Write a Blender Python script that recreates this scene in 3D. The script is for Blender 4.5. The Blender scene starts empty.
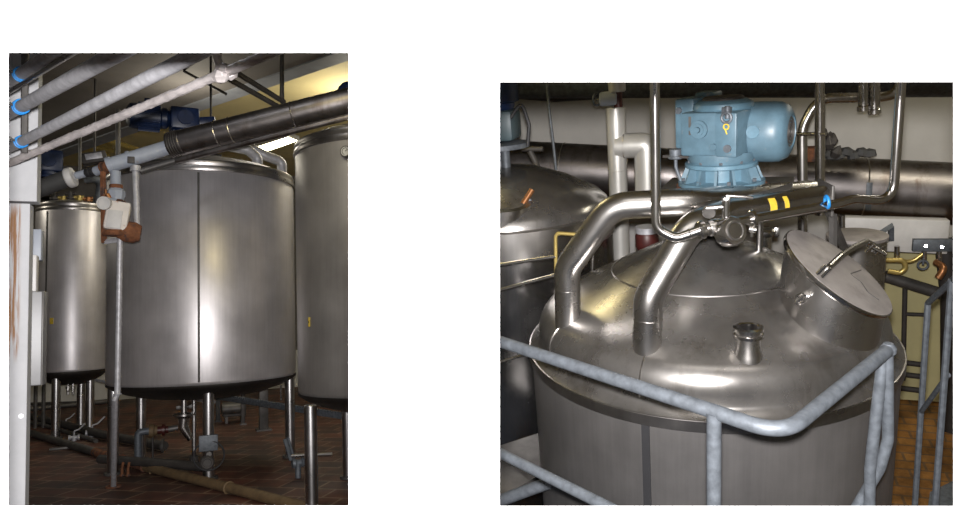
import bpy, bmesh, math, random
from mathutils import Vector, Matrix, noise
random.seed(7)
PI = math.pi
S = bpy.context.scene
COL = S.collection
F = 700.0            # focal length in pixels of the 963 x 516 frame
V = Vector

# ------------------------------------------------------------------ rooms
class Room:
    """A place with its own level floor (z up, y into the room, metres)."""
    def __init__(s, pitch, roll, cx, cy, H):
        p, r = math.radians(pitch), math.radians(roll)
        u = V((math.sin(r), math.cos(r)*math.cos(p), math.cos(r)*math.sin(p)))
        d = V(((cx-481.5)/F, -(cy-258)/F, -1))
        f = (d-u*d.dot(u)).normalized()
        rt = f.cross(u)
        s.R = Matrix((rt, f, u)); s.H = H
        s.cam = Matrix.Translation((0, 0, H)) @ s.R.to_4x4()
        s.M = Matrix.Identity(4)
    def ray(s, x, y): return s.R @ V(((x-481.5)/F, -(y-258)/F, -1))
    def __call__(s, x, y, Y):            # point on the upright plane Y metres into the room
        d = s.ray(x, y); return d*(Y/d.y)+V((0, 0, s.H))
    def z(s, x, y, Z):                   # point on the level plane Z metres above the floor
        d = s.ray(x, y); return d*((Z-s.H)/d.z)+V((0, 0, s.H))
    def m(s, px, P):                     # size in metres of px pixels at P
        c = s.R.transposed() @ (V(P)-V((0, 0, s.H))); return px*-c.z/F
A = Room(-4.585, -2.0, 178, 279, 1.63)   # tank hall seen from floor level
B = Room(15.5, -5.0, 726, 294, 4.05)     # tank hall seen from the platform
B.M = A.cam @ B.cam.inverted()
cur = A

# ------------------------------------------------------------------ materials
def nodes(name):
    m = bpy.data.materials.new(name); m.use_nodes = True
    nt = m.node_tree; return m, nt, nt.nodes['Principled BSDF']
def N(nt, t, **k):
    n = nt.nodes.new(t)
    for a, b in k.items(): setattr(n, a, b)
    return n
def mapping(nt, scale):
    tc = N(nt, 'ShaderNodeTexCoord'); mp = N(nt, 'ShaderNodeMapping')
    mp.inputs['Scale'].default_value = scale
    nt.links.new(tc.outputs['Object'], mp.inputs['Vector']); return mp.outputs['Vector']
def noise_tex(nt, scale, freq, detail=4, rough=.6):
    n = N(nt, 'ShaderNodeTexNoise'); n.inputs['Scale'].default_value = freq
    n.inputs['Detail'].default_value = detail; n.inputs['Roughness'].default_value = rough
    nt.links.new(mapping(nt, scale), n.inputs['Vector']); return n.outputs['Fac']
def ramp(nt, fac, stops):
    r = N(nt, 'ShaderNodeValToRGB'); e = r.color_ramp.elements
    while len(e) > 1: e.remove(e[-1])
    for i, (p, c) in enumerate(stops):
        if not hasattr(c, '__len__'): c = (c, c, c)
        x = e[0] if i == 0 else e.new(p)
        x.position = p; x.color = (*c, 1)
    nt.links.new(fac, r.inputs['Fac']); return r.outputs['Color']
def mixc(nt, fac, a, b, mode='MIX'):
    n = N(nt, 'ShaderNodeMix', data_type='RGBA', blend_type=mode)
    for s, v in ((0, fac), (6, a), (7, b)):
        if isinstance(v, bpy.types.NodeSocket): nt.links.new(v, n.inputs[s])
        elif s == 0: n.inputs[0].default_value = v
        else: n.inputs[s].default_value = (*v, 1)
    return n.outputs[2]
def bump(nt, bs, fac, st, dist=.01):
    b = N(nt, 'ShaderNodeBump'); b.inputs['Strength'].default_value = st; b.inputs['Distance'].default_value = dist
    nt.links.new(fac, b.inputs['Height']); nt.links.new(b.outputs['Normal'], bs.inputs['Normal'])

def plain(name, col, rough=.6, metal=0, var=.12, freq=6, scale=(1, 1, 1), bmp=0, spec=.5, dirt=None, dirt_amt=.5):
    m, nt, bs = nodes(name)
    f = noise_tex(nt, scale, freq)
    lo = tuple(c*(1-var) for c in col); hi = tuple(min(1, c*(1+var)) for c in col)
    c = ramp(nt, f, [(.3, lo), (.7, hi)])
    if dirt:
        g = noise_tex(nt, (1, 1, 1), freq*.7, 6, .7)
        k = ramp(nt, g, [(dirt_amt, 0), (dirt_amt+.12, 1)])
        c = mixc(nt, k, c, dirt)
    nt.links.new(c, bs.inputs['Base Color'])
    bs.inputs['Roughness'].default_value = rough; bs.inputs['Metallic'].default_value = metal
    bs.inputs['Specular IOR Level'].default_value = spec
    if bmp: bump(nt, bs, f, bmp)
    return m
def steel(name, col=(.5, .49, .48), r0=.3, r1=.45, streak=(14, 14, .6), blotch=.25, stain=None, metal=1.0, bmp=.05, freq=3.0):
    m, nt, bs = nodes(name)
    s = noise_tex(nt, streak, freq, 6, .65)
    b = noise_tex(nt, (1, 1, 1), 2.2, 5, .6)
    c = ramp(nt, s, [(.3, tuple(x*(1-blotch) for x in col)), (.7, col)])
    c = mixc(nt, .6, c, ramp(nt, b, [(.3, tuple(x*(1-blotch) for x in col)), (.7, tuple(min(1, x*1.12) for x in col))]), 'MIX')
    if stain:
        k = ramp(nt, noise_tex(nt, (3, 3, .5), 1.6, 7, .7), [(.52, 0), (.66, .8)])
        c = mixc(nt, k, c, stain)
    nt.links.new(c, bs.inputs['Base Color'])
    rr = ramp(nt, b, [(.3, r0), (.7, r1)])
    nt.links.new(rr, bs.inputs['Roughness'])
    bs.inputs['Metallic'].default_value = metal
    if bmp: bump(nt, bs, s, bmp, .004)
    return m
def emit(name, col, st):
    m, nt, bs = nodes(name)
    bs.inputs['Base Color'].default_value = (*col, 1)
    bs.inputs['Emission Color'].default_value = (*col, 1); bs.inputs['Emission Strength'].default_value = st
    return m

M = dict(
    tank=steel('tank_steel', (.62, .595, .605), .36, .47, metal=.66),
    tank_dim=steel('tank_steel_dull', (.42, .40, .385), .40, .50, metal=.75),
    lid=steel('lid_steel', (.34, .325, .31), .20, .34, streak=(3, 3, 3), blotch=.45, stain=(.17, .155, .14), bmp=.03, metal=.85),
    lidtop=plain('dusty_lid', (.30, .275, .262), .55, .35, .18, 9, dirt=(.22, .20, .19), dirt_amt=.55),
    polish=steel('polished_steel', (.68, .66, .64), .14, .22, blotch=.12, bmp=0),
    satin=steel('satin_steel', (.58, .56, .54), .22, .34, blotch=.2, bmp=.03),
    leg=steel('leg_steel', (.55, .54, .54), .25, .35, blotch=.25),
    foil=steel('foil_cladding', (.27, .25, .245), .28, .46, streak=(2, 2, 9), blotch=.35, stain=(.13, .10, .085), bmp=.25),
    shiny_foil=steel('crinkled_foil', (.80, .74, .73), .3, .45, streak=(9, 9, 9), blotch=.6, bmp=.5, metal=.5),
    galv=plain('galvanised', (.11, .123, .14), .55, .35, .3, 30, bmp=.15),
    galv_pipe=plain('galvanised_pipe', (.42, .42, .445), .45, .3, .22, 25, bmp=.1),
    pale=plain('pale_paint', (.31, .34, .395), .5, 0, .12, 8, dirt=(.30, .10, .03), dirt_amt=.66),
    rust=plain('rust', (.17, .065, .028), .9, 0, .5, 14, bmp=.4, dirt=(.055, .035, .03), dirt_amt=.5),
    rustwhite=plain('rust_streaked_white', (.62, .58, .54), .6, 0, .1, 10, dirt=(.36, .12, .03), dirt_amt=.56),
    navy=plain('navy_paint', (.008, .02, .065), .4, 0, .3, 12),
    blue=plain('blue_grey_paint', (.082, .143, .185), .42, 0, .16, 14, dirt=(.17, .19, .20), dirt_amt=.62, bmp=.03),
    bluedk=plain('blue_cap_paint', (.095, .175, .23), .38, 0, .15, 14),
    clip=plain('blue_clip', (.012, .17, .46), .4),
    black=plain('black_rubber', (.02, .02, .022), .6),
    dark=plain('dark_iron', (.05, .045, .042), .6, .2, .3),
    darksteel=plain('dark_steel', (.10, .095, .09), .5, .5, .3),
    whitewall=None, yellow=plain('yellow_sticker', (.60, .42, .04), .5, dirt=(.05, .04, .02), dirt_amt=.55, freq=40), white=plain('white_plastic', (.52, .51, .50), .5),
    redbrown=plain('red_brown_paint', (.06, .012, .01), .45, 0, .3, 20),
    copper=plain('tarnished_copper', (.35, .16, .07), .4, .8),
    brass=plain('brass_and_yellow_light', (.55, .42, .14), .3, .6),
    cream=plain('cream_lit_wall', (.50, .45, .23), .75, 0, .1, 2, dirt=(.45, .39, .25), dirt_amt=.62),
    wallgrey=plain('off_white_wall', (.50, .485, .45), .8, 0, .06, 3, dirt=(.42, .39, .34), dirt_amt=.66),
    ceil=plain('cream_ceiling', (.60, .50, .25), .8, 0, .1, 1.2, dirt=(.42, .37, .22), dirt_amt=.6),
    ceil_shade=plain('near_ceiling_shade', (.16, .145, .135), .75, 0, .12, 2),
    beam=plain('grey_beam_paint', (.27, .28, .31), .6, 0, .12, 4),
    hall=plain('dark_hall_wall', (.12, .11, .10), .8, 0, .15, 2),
    rimsteel=steel('rim_steel', (.40, .38, .37), .25, .4, blotch=.3),
    under=steel('underside_shade', (.10, .095, .09), .5, .6),  # shade beneath the tanks is put into this dark steel
    shade_steel=steel('shadow_steel', (.38, .37, .365), .2, .3, blotch=.35, bmp=.02),  # the unlit rear tank's darkness is put into darker, smoother steel
    alu=steel('aluminium_cladding', (.56, .55, .52), .32, .45, metal=.55, blotch=.15),
    jack=steel('jacket_steel', (.245, .235, .23), .34, .46, metal=.75, blotch=.3),
    teal=plain('dark_teal_paint', (.045, .07, .08), .5),
    page=plain('white_board', (.9, .9, .9), .85, 0, .005),
    hose=plain('ochre_pipe', (.125, .082, .04), .7, 0, .25, 10, dirt=(.22, .09, .03), dirt_amt=.6),
    cab=steel('cabinet_steel', (.27, .27, .275), .5, .6, streak=(3, 3, 3), metal=.7),
    lamp=emit('fluorescent_tube', (1, .92, .62), 14),
    lens=plain('dial_face', (.45, .45, .44), .3),
    seam=plain('seam_strip', (.075, .07, .065), .5, .5),
    gapb=plain('lagging', (.045, .045, .045), .7),
)
def white_wall():
    m, nt, bs = nodes('white_painted_wall')
    n = noise_tex(nt, (1, 1, 1), 4, 6, .7)
    base = ramp(nt, n, [(.35, (.36, .365, .38)), (.65, (.42, .425, .44))])
    # rust that has run down the face below the joint
    st = noise_tex(nt, (55, 55, 2.2), 1.0, 5, .7)
    tc = N(nt, 'ShaderNodeTexCoord'); sx = N(nt, 'ShaderNodeSeparateXYZ'); nt.links.new(tc.outputs['Object'], sx.inputs[0])
    def band(out, lo, hi, soft):
        a = N(nt, 'ShaderNodeMapRange', interpolation_type='SMOOTHSTEP'); a.inputs[1].default_value = lo; a.inputs[2].default_value = lo+soft
        b = N(nt, 'ShaderNodeMapRange', interpolation_type='SMOOTHSTEP'); b.inputs[1].default_value = hi; b.inputs[2].default_value = hi-soft
        nt.links.new(out, a.inputs[0]); nt.links.new(out, b.inputs[0])
        mu = N(nt, 'ShaderNodeMath', operation='MULTIPLY'); nt.links.new(a.outputs[0], mu.inputs[0]); nt.links.new(b.outputs[0], mu.inputs[1]); return mu.outputs[0]
    bx, bz = band(sx.outputs['X'], -.16, -.045, .02), band(sx.outputs['Z'], 1.45, 2.32, .12)
    mu = N(nt, 'ShaderNodeMath', operation='MULTIPLY'); nt.links.new(bx, mu.inputs[0]); nt.links.new(bz, mu.inputs[1])
    k = ramp(nt, st, [(.44, 0), (.54, 1)])
    m2 = N(nt, 'ShaderNodeMath', operation='MULTIPLY'); nt.links.new(k, m2.inputs[0]); nt.links.new(mu.outputs[0], m2.inputs[1])
    nt.links.new(mixc(nt, m2.outputs[0], base, (.22, .10, .035)), bs.inputs['Base Color'])
    bs.inputs['Roughness'].default_value = .6
    return m
M['whitewall'] = white_wall()
def tiles(name, c1, c2, mortar, w, h, ang, rough=.35):
    m, nt, bs = nodes(name)
    tc = N(nt, 'ShaderNodeTexCoord'); mp = N(nt, 'ShaderNodeMapping'); mp.inputs['Rotation'].default_value = (0, 0, ang)
    nt.links.new(tc.outputs['Object'], mp.inputs['Vector'])
    b = N(nt, 'ShaderNodeTexBrick'); b.offset = 0.5
    b.inputs['Scale'].default_value = 1; b.inputs['Mortar Size'].default_value = .013; b.inputs['Brick Width'].default_value = w; b.inputs['Row Height'].default_value = h
    b.inputs['Color1'].default_value = (*c1, 1); b.inputs['Color2'].default_value = (*c2, 1); b.inputs['Mortar'].default_value = (*mortar, 1)
    nt.links.new(mp.outputs['Vector'], b.inputs['Vector'])
    g = ramp(nt, noise_tex(nt, (1, 1, 1), 1.7, 7, .7), [(.38, .35), (.62, 1.2)])
    nt.links.new(mixc(nt, 1.0, b.outputs['Color'], g, 'MULTIPLY'), bs.inputs['Base Color'])
    bs.inputs['Roughness'].default_value = rough
    bump(nt, bs, b.outputs['Fac'], -.3, .004)
    return m
M['floorA'] = tiles('quarry_tiles', (.11, .037, .022), (.045, .019, .014), (.22, .15, .10), .42, .30, math.radians(38), .55)
M['floorB'] = tiles('orange_tiles', (.40, .19, .05), (.33, .15, .04), (.2, .12, .06), .3, .15, 0, .5)

# ------------------------------------------------------------------ mesh building
def frame(axis):
    a = V(axis).normalized()
    t = V((0, 0, 1)) if abs(a.z) < .95 else V((1, 0, 0))
    x = t.cross(a).normalized(); y = a.cross(x); return x, y, a
class MB:
    def __init__(s): s.v = []; s.f = []
    def add(s, vs, fs):
        b = len(s.v); s.v += [V(p) for p in vs]; s.f += [tuple(b+i for i in f) for f in fs]; return s
    def lathe(s, c, prof, axis=(0, 0, 1), seg=32):
        x, y, a = frame(axis); c = V(c); vs = []; fs = []; rows = []
        for r, h in prof:
            if r < 1e-6: rows.append([len(vs)]); vs.append(c+a*h)
            else:
                rows.append(list(range(len(vs), len(vs)+seg)))
                vs += [c+a*h+(x*math.cos(2*PI*i/seg)+y*math.sin(2*PI*i/seg))*r for i in range(seg)]
        for p, q in zip(rows, rows[1:]):
            for i in range(seg):
                j = (i+1) % seg
                if len(p) == 1 and len(q) == 1: continue
                if len(p) == 1: fs.append((p[0], q[j], q[i]))
                elif len(q) == 1: fs.append((p[i], p[j], q[0]))
                else: fs.append((p[i], p[j], q[j], q[i]))
        return s.add(vs, fs)
    def cyl(s, p, q, r, r2=None, seg=24, bev=None):
        p, q = V(p), V(q); L = (q-p).length; r2 = r if r2 is None else r2
        b = min(r, r2, L/2)*.15 if bev is None else bev
        return s.lathe(p, [(0, 0), (r-b, 0), (r, b), (r2, L-b), (r2-b, L), (0, L)], q-p, seg)
    def tube(s, pts, r, fillet=0, seg=16, cap=True, n=7):
        pts = [V(p) for p in pts]; path = [pts[0]]; rs = None
        if fillet:
            for i in range(1, len(pts)-1):
                p, c, q = pts[i-1], pts[i], pts[i+1]
                fl = fillet[i-1] if hasattr(fillet, '__len__') else fillet
                a, b = (p-c), (q-c); la, lb = a.length, b.length; a.normalize(); b.normalize()
                ang = a.angle(b)
                if ang > PI-.03: path.append(c); continue
                d = min(fl/math.tan(ang/2), la*.49, lb*.49)
                P0, P1 = c+a*d, c+b*d
                for k in range(n+1):
                    t = k/n; path.append(P0*(1-t)**2+c*2*t*(1-t)+P1*t*t)
            path.append(pts[-1])
        else: path = pts
        rs = list(r) if hasattr(r, '__len__') else [r]*len(path)
        T = []
        for i in range(len(path)):
            a = path[max(i-1, 0)]; b = path[min(i+1, len(path)-1)]; T.append((b-a).normalized())
        x, y, _ = frame(T[0]); vs = []; fs = []
        for i, p in enumerate(path):
            if i:
                x = (x-T[i]*x.dot(T[i])).normalized()
            y = T[i].cross(x)
            vs += [p+(x*math.cos(2*PI*k/seg)+y*math.sin(2*PI*k/seg))*rs[i] for k in range(seg)]
        for i in range(len(path)-1):
            for k in range(seg):
                j = (k+1) % seg; fs.append((i*seg+k, i*seg+j, (i+1)*seg+j, (i+1)*seg+k))
        if cap: fs.append(tuple(range(seg))[::-1]); fs.append(tuple((len(path)-1)*seg+k for k in range(seg)))
        return s.add(vs, fs)
    def box(s, c, size, rot=None, bev=0, axes=None):
        bm = bmesh.new(); bmesh.ops.create_cube(bm, size=1)
        bmesh.ops.scale(bm, vec=size, verts=bm.verts)
        if bev: bmesh.ops.bevel(bm, geom=bm.edges[:], offset=bev, segments=2, affect='EDGES', profile=.5)
        R = Matrix.Identity(3)
        if axes: R = Matrix(axes).transposed()
        elif rot is not None: R = Matrix.Rotation(rot, 3, 'Z')
        s.add([R @ v.co+V(c) for v in bm.verts], [[v.index for v in f.verts] for f in bm.faces]); bm.free(); return s
    def prism(s, poly, ext):            # poly: 3-D points, ext: vector
        n = len(poly); e = V(ext); vs = [V(p) for p in poly]+[V(p)+e for p in poly]
        fs = [tuple(range(n))[::-1], tuple(range(n, 2*n))]+[(i, (i+1) % n, n+(i+1) % n, n+i) for i in range(n)]
        return s.add(vs, fs)
    def torus(s, c, R, r, axis=(0, 0, 1), seg=40, k=10, a0=0, a1=2*PI):
        x, y, a = frame(axis); full = abs(a1-a0-2*PI) < 1e-4
        m = seg if full else seg+1
        pts = [V(c)+(x*math.cos(a0+(a1-a0)*i/seg)+y*math.sin(a0+(a1-a0)*i/seg))*R for i in range(m)]
        if not full: return s.tube(pts, r, seg=k)
        vs = []; fs = []
        for i in range(seg):
            t = 2*PI*i/seg; d = x*math.cos(t)+y*math.sin(t)
            vs += [V(c)+d*(R+r*math.cos(2*PI*j/k))+a*r*math.sin(2*PI*j/k) for j in range(k)]
        for i in range(seg):
            for j in range(k):
                fs.append((i*k+j, ((i+1) % seg)*k+j, ((i+1) % seg)*k+(j+1) % k, i*k+(j+1) % k))
        return s.add(vs, fs)
    def bolts(s, c, R, n, r, h, axis=(0, 0, 1), ph=0):
        x, y, a = frame(axis)
        for i in range(n):
            t = ph+2*PI*i/n; s.cyl(V(c)+(x*math.cos(t)+y*math.sin(t))*R, V(c)+(x*math.cos(t)+y*math.sin(t))*R+a*h, r, seg=6)
        return s
    def build(s, name, mat, parent=None, sharp=32):
        me = bpy.data.meshes.new(name); off = V((0, 0, 0)); p = parent
        while p is not None: off += p.location; p = p.parent
        if parent is None:
            xs = [v.x for v in s.v]; ys = [v.y for v in s.v]; zs = [v.z for v in s.v]
            off = V(((min(xs)+max(xs))/2, (min(ys)+max(ys))/2, min(zs)))
        if s.v and parent is None and getattr(s, 'raw', False): off = V((0, 0, 0))
        me.from_pydata([v-off for v in s.v], [], s.f); me.update()
        bm = bmesh.new(); bm.from_mesh(me); bmesh.ops.remove_doubles(bm, verts=bm.verts, dist=1e-6)
        bmesh.ops.recalc_face_normals(bm, faces=bm.faces)
        lim = math.radians(sharp)
        for f in bm.faces: f.smooth = True
        for e in bm.edges:
            if len(e.link_faces) == 2 and e.calc_face_angle(0) > lim: e.smooth = False
        bm.to_mesh(me); bm.free()
        me.materials.append(M[mat] if isinstance(mat, str) else mat)
        o = bpy.data.objects.new(name, me); COL.objects.link(o)
        if parent is None: o.location = off; o['_room'] = 0 if cur is A else 1
        else: o.parent = parent
        return o
def tag(o, label, cat, group=None):
    o['label'] = label; o['category'] = cat
    if group: o['group'] = group
    return o
def thing(name, loc, label, cat, group=None):
    o = bpy.data.objects.new(name, None); COL.objects.link(o); o.location = V(loc); o.empty_display_size = .1
    o['_room'] = 0 if cur is A else 1
    return tag(o, label, cat, group)
def struct(mb, name, mat, sharp=32):
    mb.raw = True
    o = mb.build(name, mat, None, sharp); o['kind'] = 'structure'
    for p in o.data.polygons: p.use_smooth = False
    return o
def part_label(o, l): o['label'] = l; return o

# ------------------------------------------------------------------ camera
cd = bpy.data.cameras.new('camera'); cam = bpy.data.objects.new('camera', cd); COL.objects.link(cam)
cd.sensor_fit = 'HORIZONTAL'; cd.sensor_width = 36; cd.lens = 36*F/963; cd.clip_start = .02; cd.clip_end = 200
cam.matrix_world = A.cam; S.camera = cam

# ------------------------------------------------------------------ the white wall with its two openings
def front_wall():
    d, t = 1.2, .012
    L = (8.5, 52.6, 348.7, 505.7); Rr = (499.6, 81.8, 953.4, 506.2)
    xs = [-2.6]+[(v-481.5)/F*d for v in (L[0], L[2], Rr[0], Rr[2])]+[2.6]
    top, bot = 2.0, -1.4
    vs = []; fs = []
    W = A.cam
    def q(p):
        b = len(vs); vs.extend(W @ V(x) for x in p); fs.append((b, b+1, b+2, b+3))
    holes = []
    for r in (L, Rr):
        holes.append(((r[0]-481.5)/F*d, (r[2]-481.5)/F*d, -(r[1]-258)/F*d, -(r[3]-258)/F*d))
    for z, e in ((-d, 0), (-d-t, t)):
        hs = [(h[0]-e, h[1]+e, h[2]+e, h[3]-e) for h in holes]
        X = [-2.6, hs[0][0], hs[0][1], hs[1][0], hs[1][1], 2.6]
        for i in (0, 2, 4): q([(X[i], bot, z), (X[i+1], bot, z), (X[i+1], top, z), (X[i], top, z)])
        for h in hs:
            q([(h[0], h[2], z), (h[1], h[2], z), (h[1], top, z), (h[0], top, z)])
            q([(h[0], bot, z), (h[1], bot, z), (h[1], h[3], z), (h[0], h[3], z)])
    for h in holes:
        a = [(h[0], h[2]), (h[1], h[2]), (h[1], h[3]), (h[0], h[3])]
        b = [(h[0]-t, h[2]+t), (h[1]+t, h[2]+t), (h[1]+t, h[3]-t), (h[0]-t, h[3]-t)]
        for i in range(4):
            j = (i+1) % 4; q([(*a[i], -d), (*a[j], -d), (*b[j], -d-t), (*b[i], -d-t)])
    m = MB(); m.add(vs, fs)
    struct(m, 'wall_front', 'page')
front_wall()

# ================================================================== ROOM A
cur = A
def slab(name, pts, ext, mat): return struct(MB().prism(pts, ext), name, mat)
_r = A.ray(363, 505); kA = _r.x/_r.y                     # the dividing wall runs away from the openings at x = kA * y
def clip_poly(poly, n, d):    # keep the side where n.p <= d
    out = []; poly = [V(p) for p in poly]; n = V(n)
    for i, p in enumerate(poly):
        q = poly[(i+1) % len(poly)]; a, b = n.dot(p)-d, n.dot(q)-d
        if a <= 0: out.append(p)
        if a*b < 0: out.append(p+(q-p)*(a/(a-b)))
    return out
outA = [(-7, 1.7), (kA*1.7, 1.7), (kA*5.55, 5.55), (3.0, 8.7), (6.2, 18), (-7, 18)]
slab('floor', [(x, y, 0) for x, y in outA], (0, 0, -.1), 'floorA')
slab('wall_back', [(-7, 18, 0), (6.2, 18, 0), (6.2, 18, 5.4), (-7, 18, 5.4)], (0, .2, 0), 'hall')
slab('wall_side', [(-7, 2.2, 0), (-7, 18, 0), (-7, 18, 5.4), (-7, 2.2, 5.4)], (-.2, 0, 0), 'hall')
slab('wall_right', [(kA*1.7, 1.7, 0), (kA*5.4, 5.4, 0), (kA*5.4, 5.4, 5.3), (kA*1.7, 1.7, 5.3)], (.04, -.01, 0), 'wallgrey')
slab('wall_right_rear', [(3.0, 8.7, 0), (6.2, 18, 0), (6.2, 18, 5.3), (3.0, 8.7, 5.3)], (.1, -.03, 0), 'wallgrey')
# ceiling: cream beyond the cross beam, the unlit part nearer drawn as a dark slab
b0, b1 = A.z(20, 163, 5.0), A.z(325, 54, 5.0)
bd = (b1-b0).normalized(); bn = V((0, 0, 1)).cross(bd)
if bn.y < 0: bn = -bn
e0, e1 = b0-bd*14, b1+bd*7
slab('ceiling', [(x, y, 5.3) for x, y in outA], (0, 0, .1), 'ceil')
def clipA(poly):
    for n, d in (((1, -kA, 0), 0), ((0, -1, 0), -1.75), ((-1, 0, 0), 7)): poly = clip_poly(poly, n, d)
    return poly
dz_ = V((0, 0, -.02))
slab('ceiling_shade', clipA([e0+dz_, e1+dz_, e1-bn*12+dz_, e0-bn*12+dz_]), (0, 0, .3), 'ceil_shade')
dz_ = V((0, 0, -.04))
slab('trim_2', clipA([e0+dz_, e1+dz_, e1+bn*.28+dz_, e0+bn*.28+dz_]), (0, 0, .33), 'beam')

# the white wall end close by on the left
E0 = A(33.5, 205, 4.2); ex = E0.x
o = MB(); o.raw = False
wl = MB().box((ex-.415, 4.25, 1.14), (.8, .1, 2.28), bev=.004)
wl.box((ex-.385, 4.25, 3.70), (.80, .11, 2.82), bev=.004)
wl.add([], [])
w = struct(wl, 'wall_left', 'whitewall'); w.data.transform(Matrix.Translation((-ex, -4.2, 0))); w.location = (ex, 4.2, 0)
sw = MB()
for px, py, r in ((21, 416, .012),): sw.cyl(A(px, py, 4.2), A(px, py, 4.19), r)
tag(sw.build('wall_plug', 'galv_pipe'), 'small round white plug low on the white painted wall', 'plug')

# overhead pipes coming over the viewer
def runpipe(name, label, cat, group, p0, y0, p1, y1, rp, mat, ext=1.2, **k):
    a, b = A(*p0, y0), A(*p1, y1); r = A.m(rp, a); d = (b-a)
    o = MB().tube([a-d*.35, b+d*ext], r, seg=20).build(name, mat); tag(o, label, cat, group); return a, b, r
G = 'steel pipes crossing overhead'
pa = runpipe('overhead_pipe', 'topmost wide grey pipe in the blue clip, crossing the upper corner', 'pipe', G, (8, 83), 3.6, (52, 53), 2.85, 5.4, 'galv_pipe', .35)
pa2 = runpipe('overhead_pipe', 'thin bright conduit just below the topmost grey pipe', 'pipe', G, (8, 92.5), 3.55, (73, 53), 2.7, 2.3, 'satin', .2)
pb = runpipe('overhead_pipe', 'middle wide grey pipe held by the second blue clip', 'pipe', G, (8, 114), 3.6, (88, 69.5), 2.5, 5.7, 'galv_pipe', .5)
pc = runpipe('overhead_pipe', 'long pale grey pipe held by the lowest blue clip', 'pipe', G, (9, 148), 3.7, (160, 72), 2.2, 4.6, 'galv_pipe', .38)
def pxof(rm, P):
    q = rm.R.transposed() @ (V(P)-V((0, 0, rm.H))); return 481.5+F*q.x/-q.z
def foilpipe():
    a, b = A(9, 163, 3.9), A(270, 53.5, 2.4); r = A.m(3.6, a); d = b-a
    t = thing('foil_wrapped_pipe', a, 'crinkled foil wrapped pipe running lowest of the overhead pipes', 'pipe', G)
    n = 150; pts = [a-d*.06+d*1.23*i/n for i in range(n+1)]
    m = MB().tube(pts, [r*(1+random.uniform(-.05, .05)) for _ in pts], seg=14)
    m.v = [p+V((random.uniform(-1, 1), random.uniform(-1, 1), random.uniform(-1, 1)))*r*.10 for p in m.v]
    m.build('cladding', 'shiny_foil', t, 20)
    # knotted joint where a branch meets it
    c = min((a+d*k/200 for k in range(200)), key=lambda P: abs(pxof(A, P)-223))
    m = MB()
    pts = []
    for i in range(5):
        q = c+V((random.uniform(-.03, .03), random.uniform(-.02, .02), random.uniform(-.02, .03)))
        m.lathe(q, [(0, -.028), (.02, -.02), (.03, 0), (.02, .02), (0, .028)], (random.random()-.5, random.random()-.5, random.random()), 9)
    m.tube([c, c+V((-.02, 0, .05)), c+V((-.02, .02, .35))], .016, seg=10)
    m.build('wrapped_joint', 'shiny_foil', t, 20)
    return a, b, r
pd = foilpipe()
# clips and the strut they hang on
def clip(P, label):
    a, b, r = P; d = (b-a).normalized()
    x = 21
    # point on the pipe where it passes x
    lo, hi = 0, 1
    best = min((abs((A.R.transposed() @ ((a+(b-a)*t/200)-V((0, 0, A.H)))).x/-(A.R.transposed() @ ((a+(b-a)*t/200)-V((0, 0, A.H)))).z*F+481.5-x), t) for t in range(-60, 200))
    c = a+(b-a)*best[1]/200
    t = thing('pipe_clip', c, label, 'pipe clip', 'blue pipe clips')
    for s_ in (-.014, .014): MB().torus(c+d*s_, r*1.12, r*.16, d, 28, 8).build('band', 'clip', t)
    x_, y_, _ = frame(d)
    MB().cyl(c+V((-r*1.9, 0, r*.6)), c+V((-r*1.1, 0, r*.2)), r*.22).box(c+V((-r*2.1, 0, r*.7)), (r*.7, r*.6, r*.5), bev=r*.08).build('bolt', 'darksteel', t)
    return c
c1 = clip(pa, 'blue plastic clip round the topmost wide pipe')
c2 = clip(pb, 'blue plastic clip round the middle wide pipe')
c3 = clip(pc, 'blue plastic clip round the pale pipe, lowest of three')
st = MB().tube([c3+V((0, .07, -.03)), c1+V((0, .07, .25))], .014, seg=8)
tag(st.build('pipe_strut', 'darksteel'), 'dark upright strut behind the three blue clips', 'strut')

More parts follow.
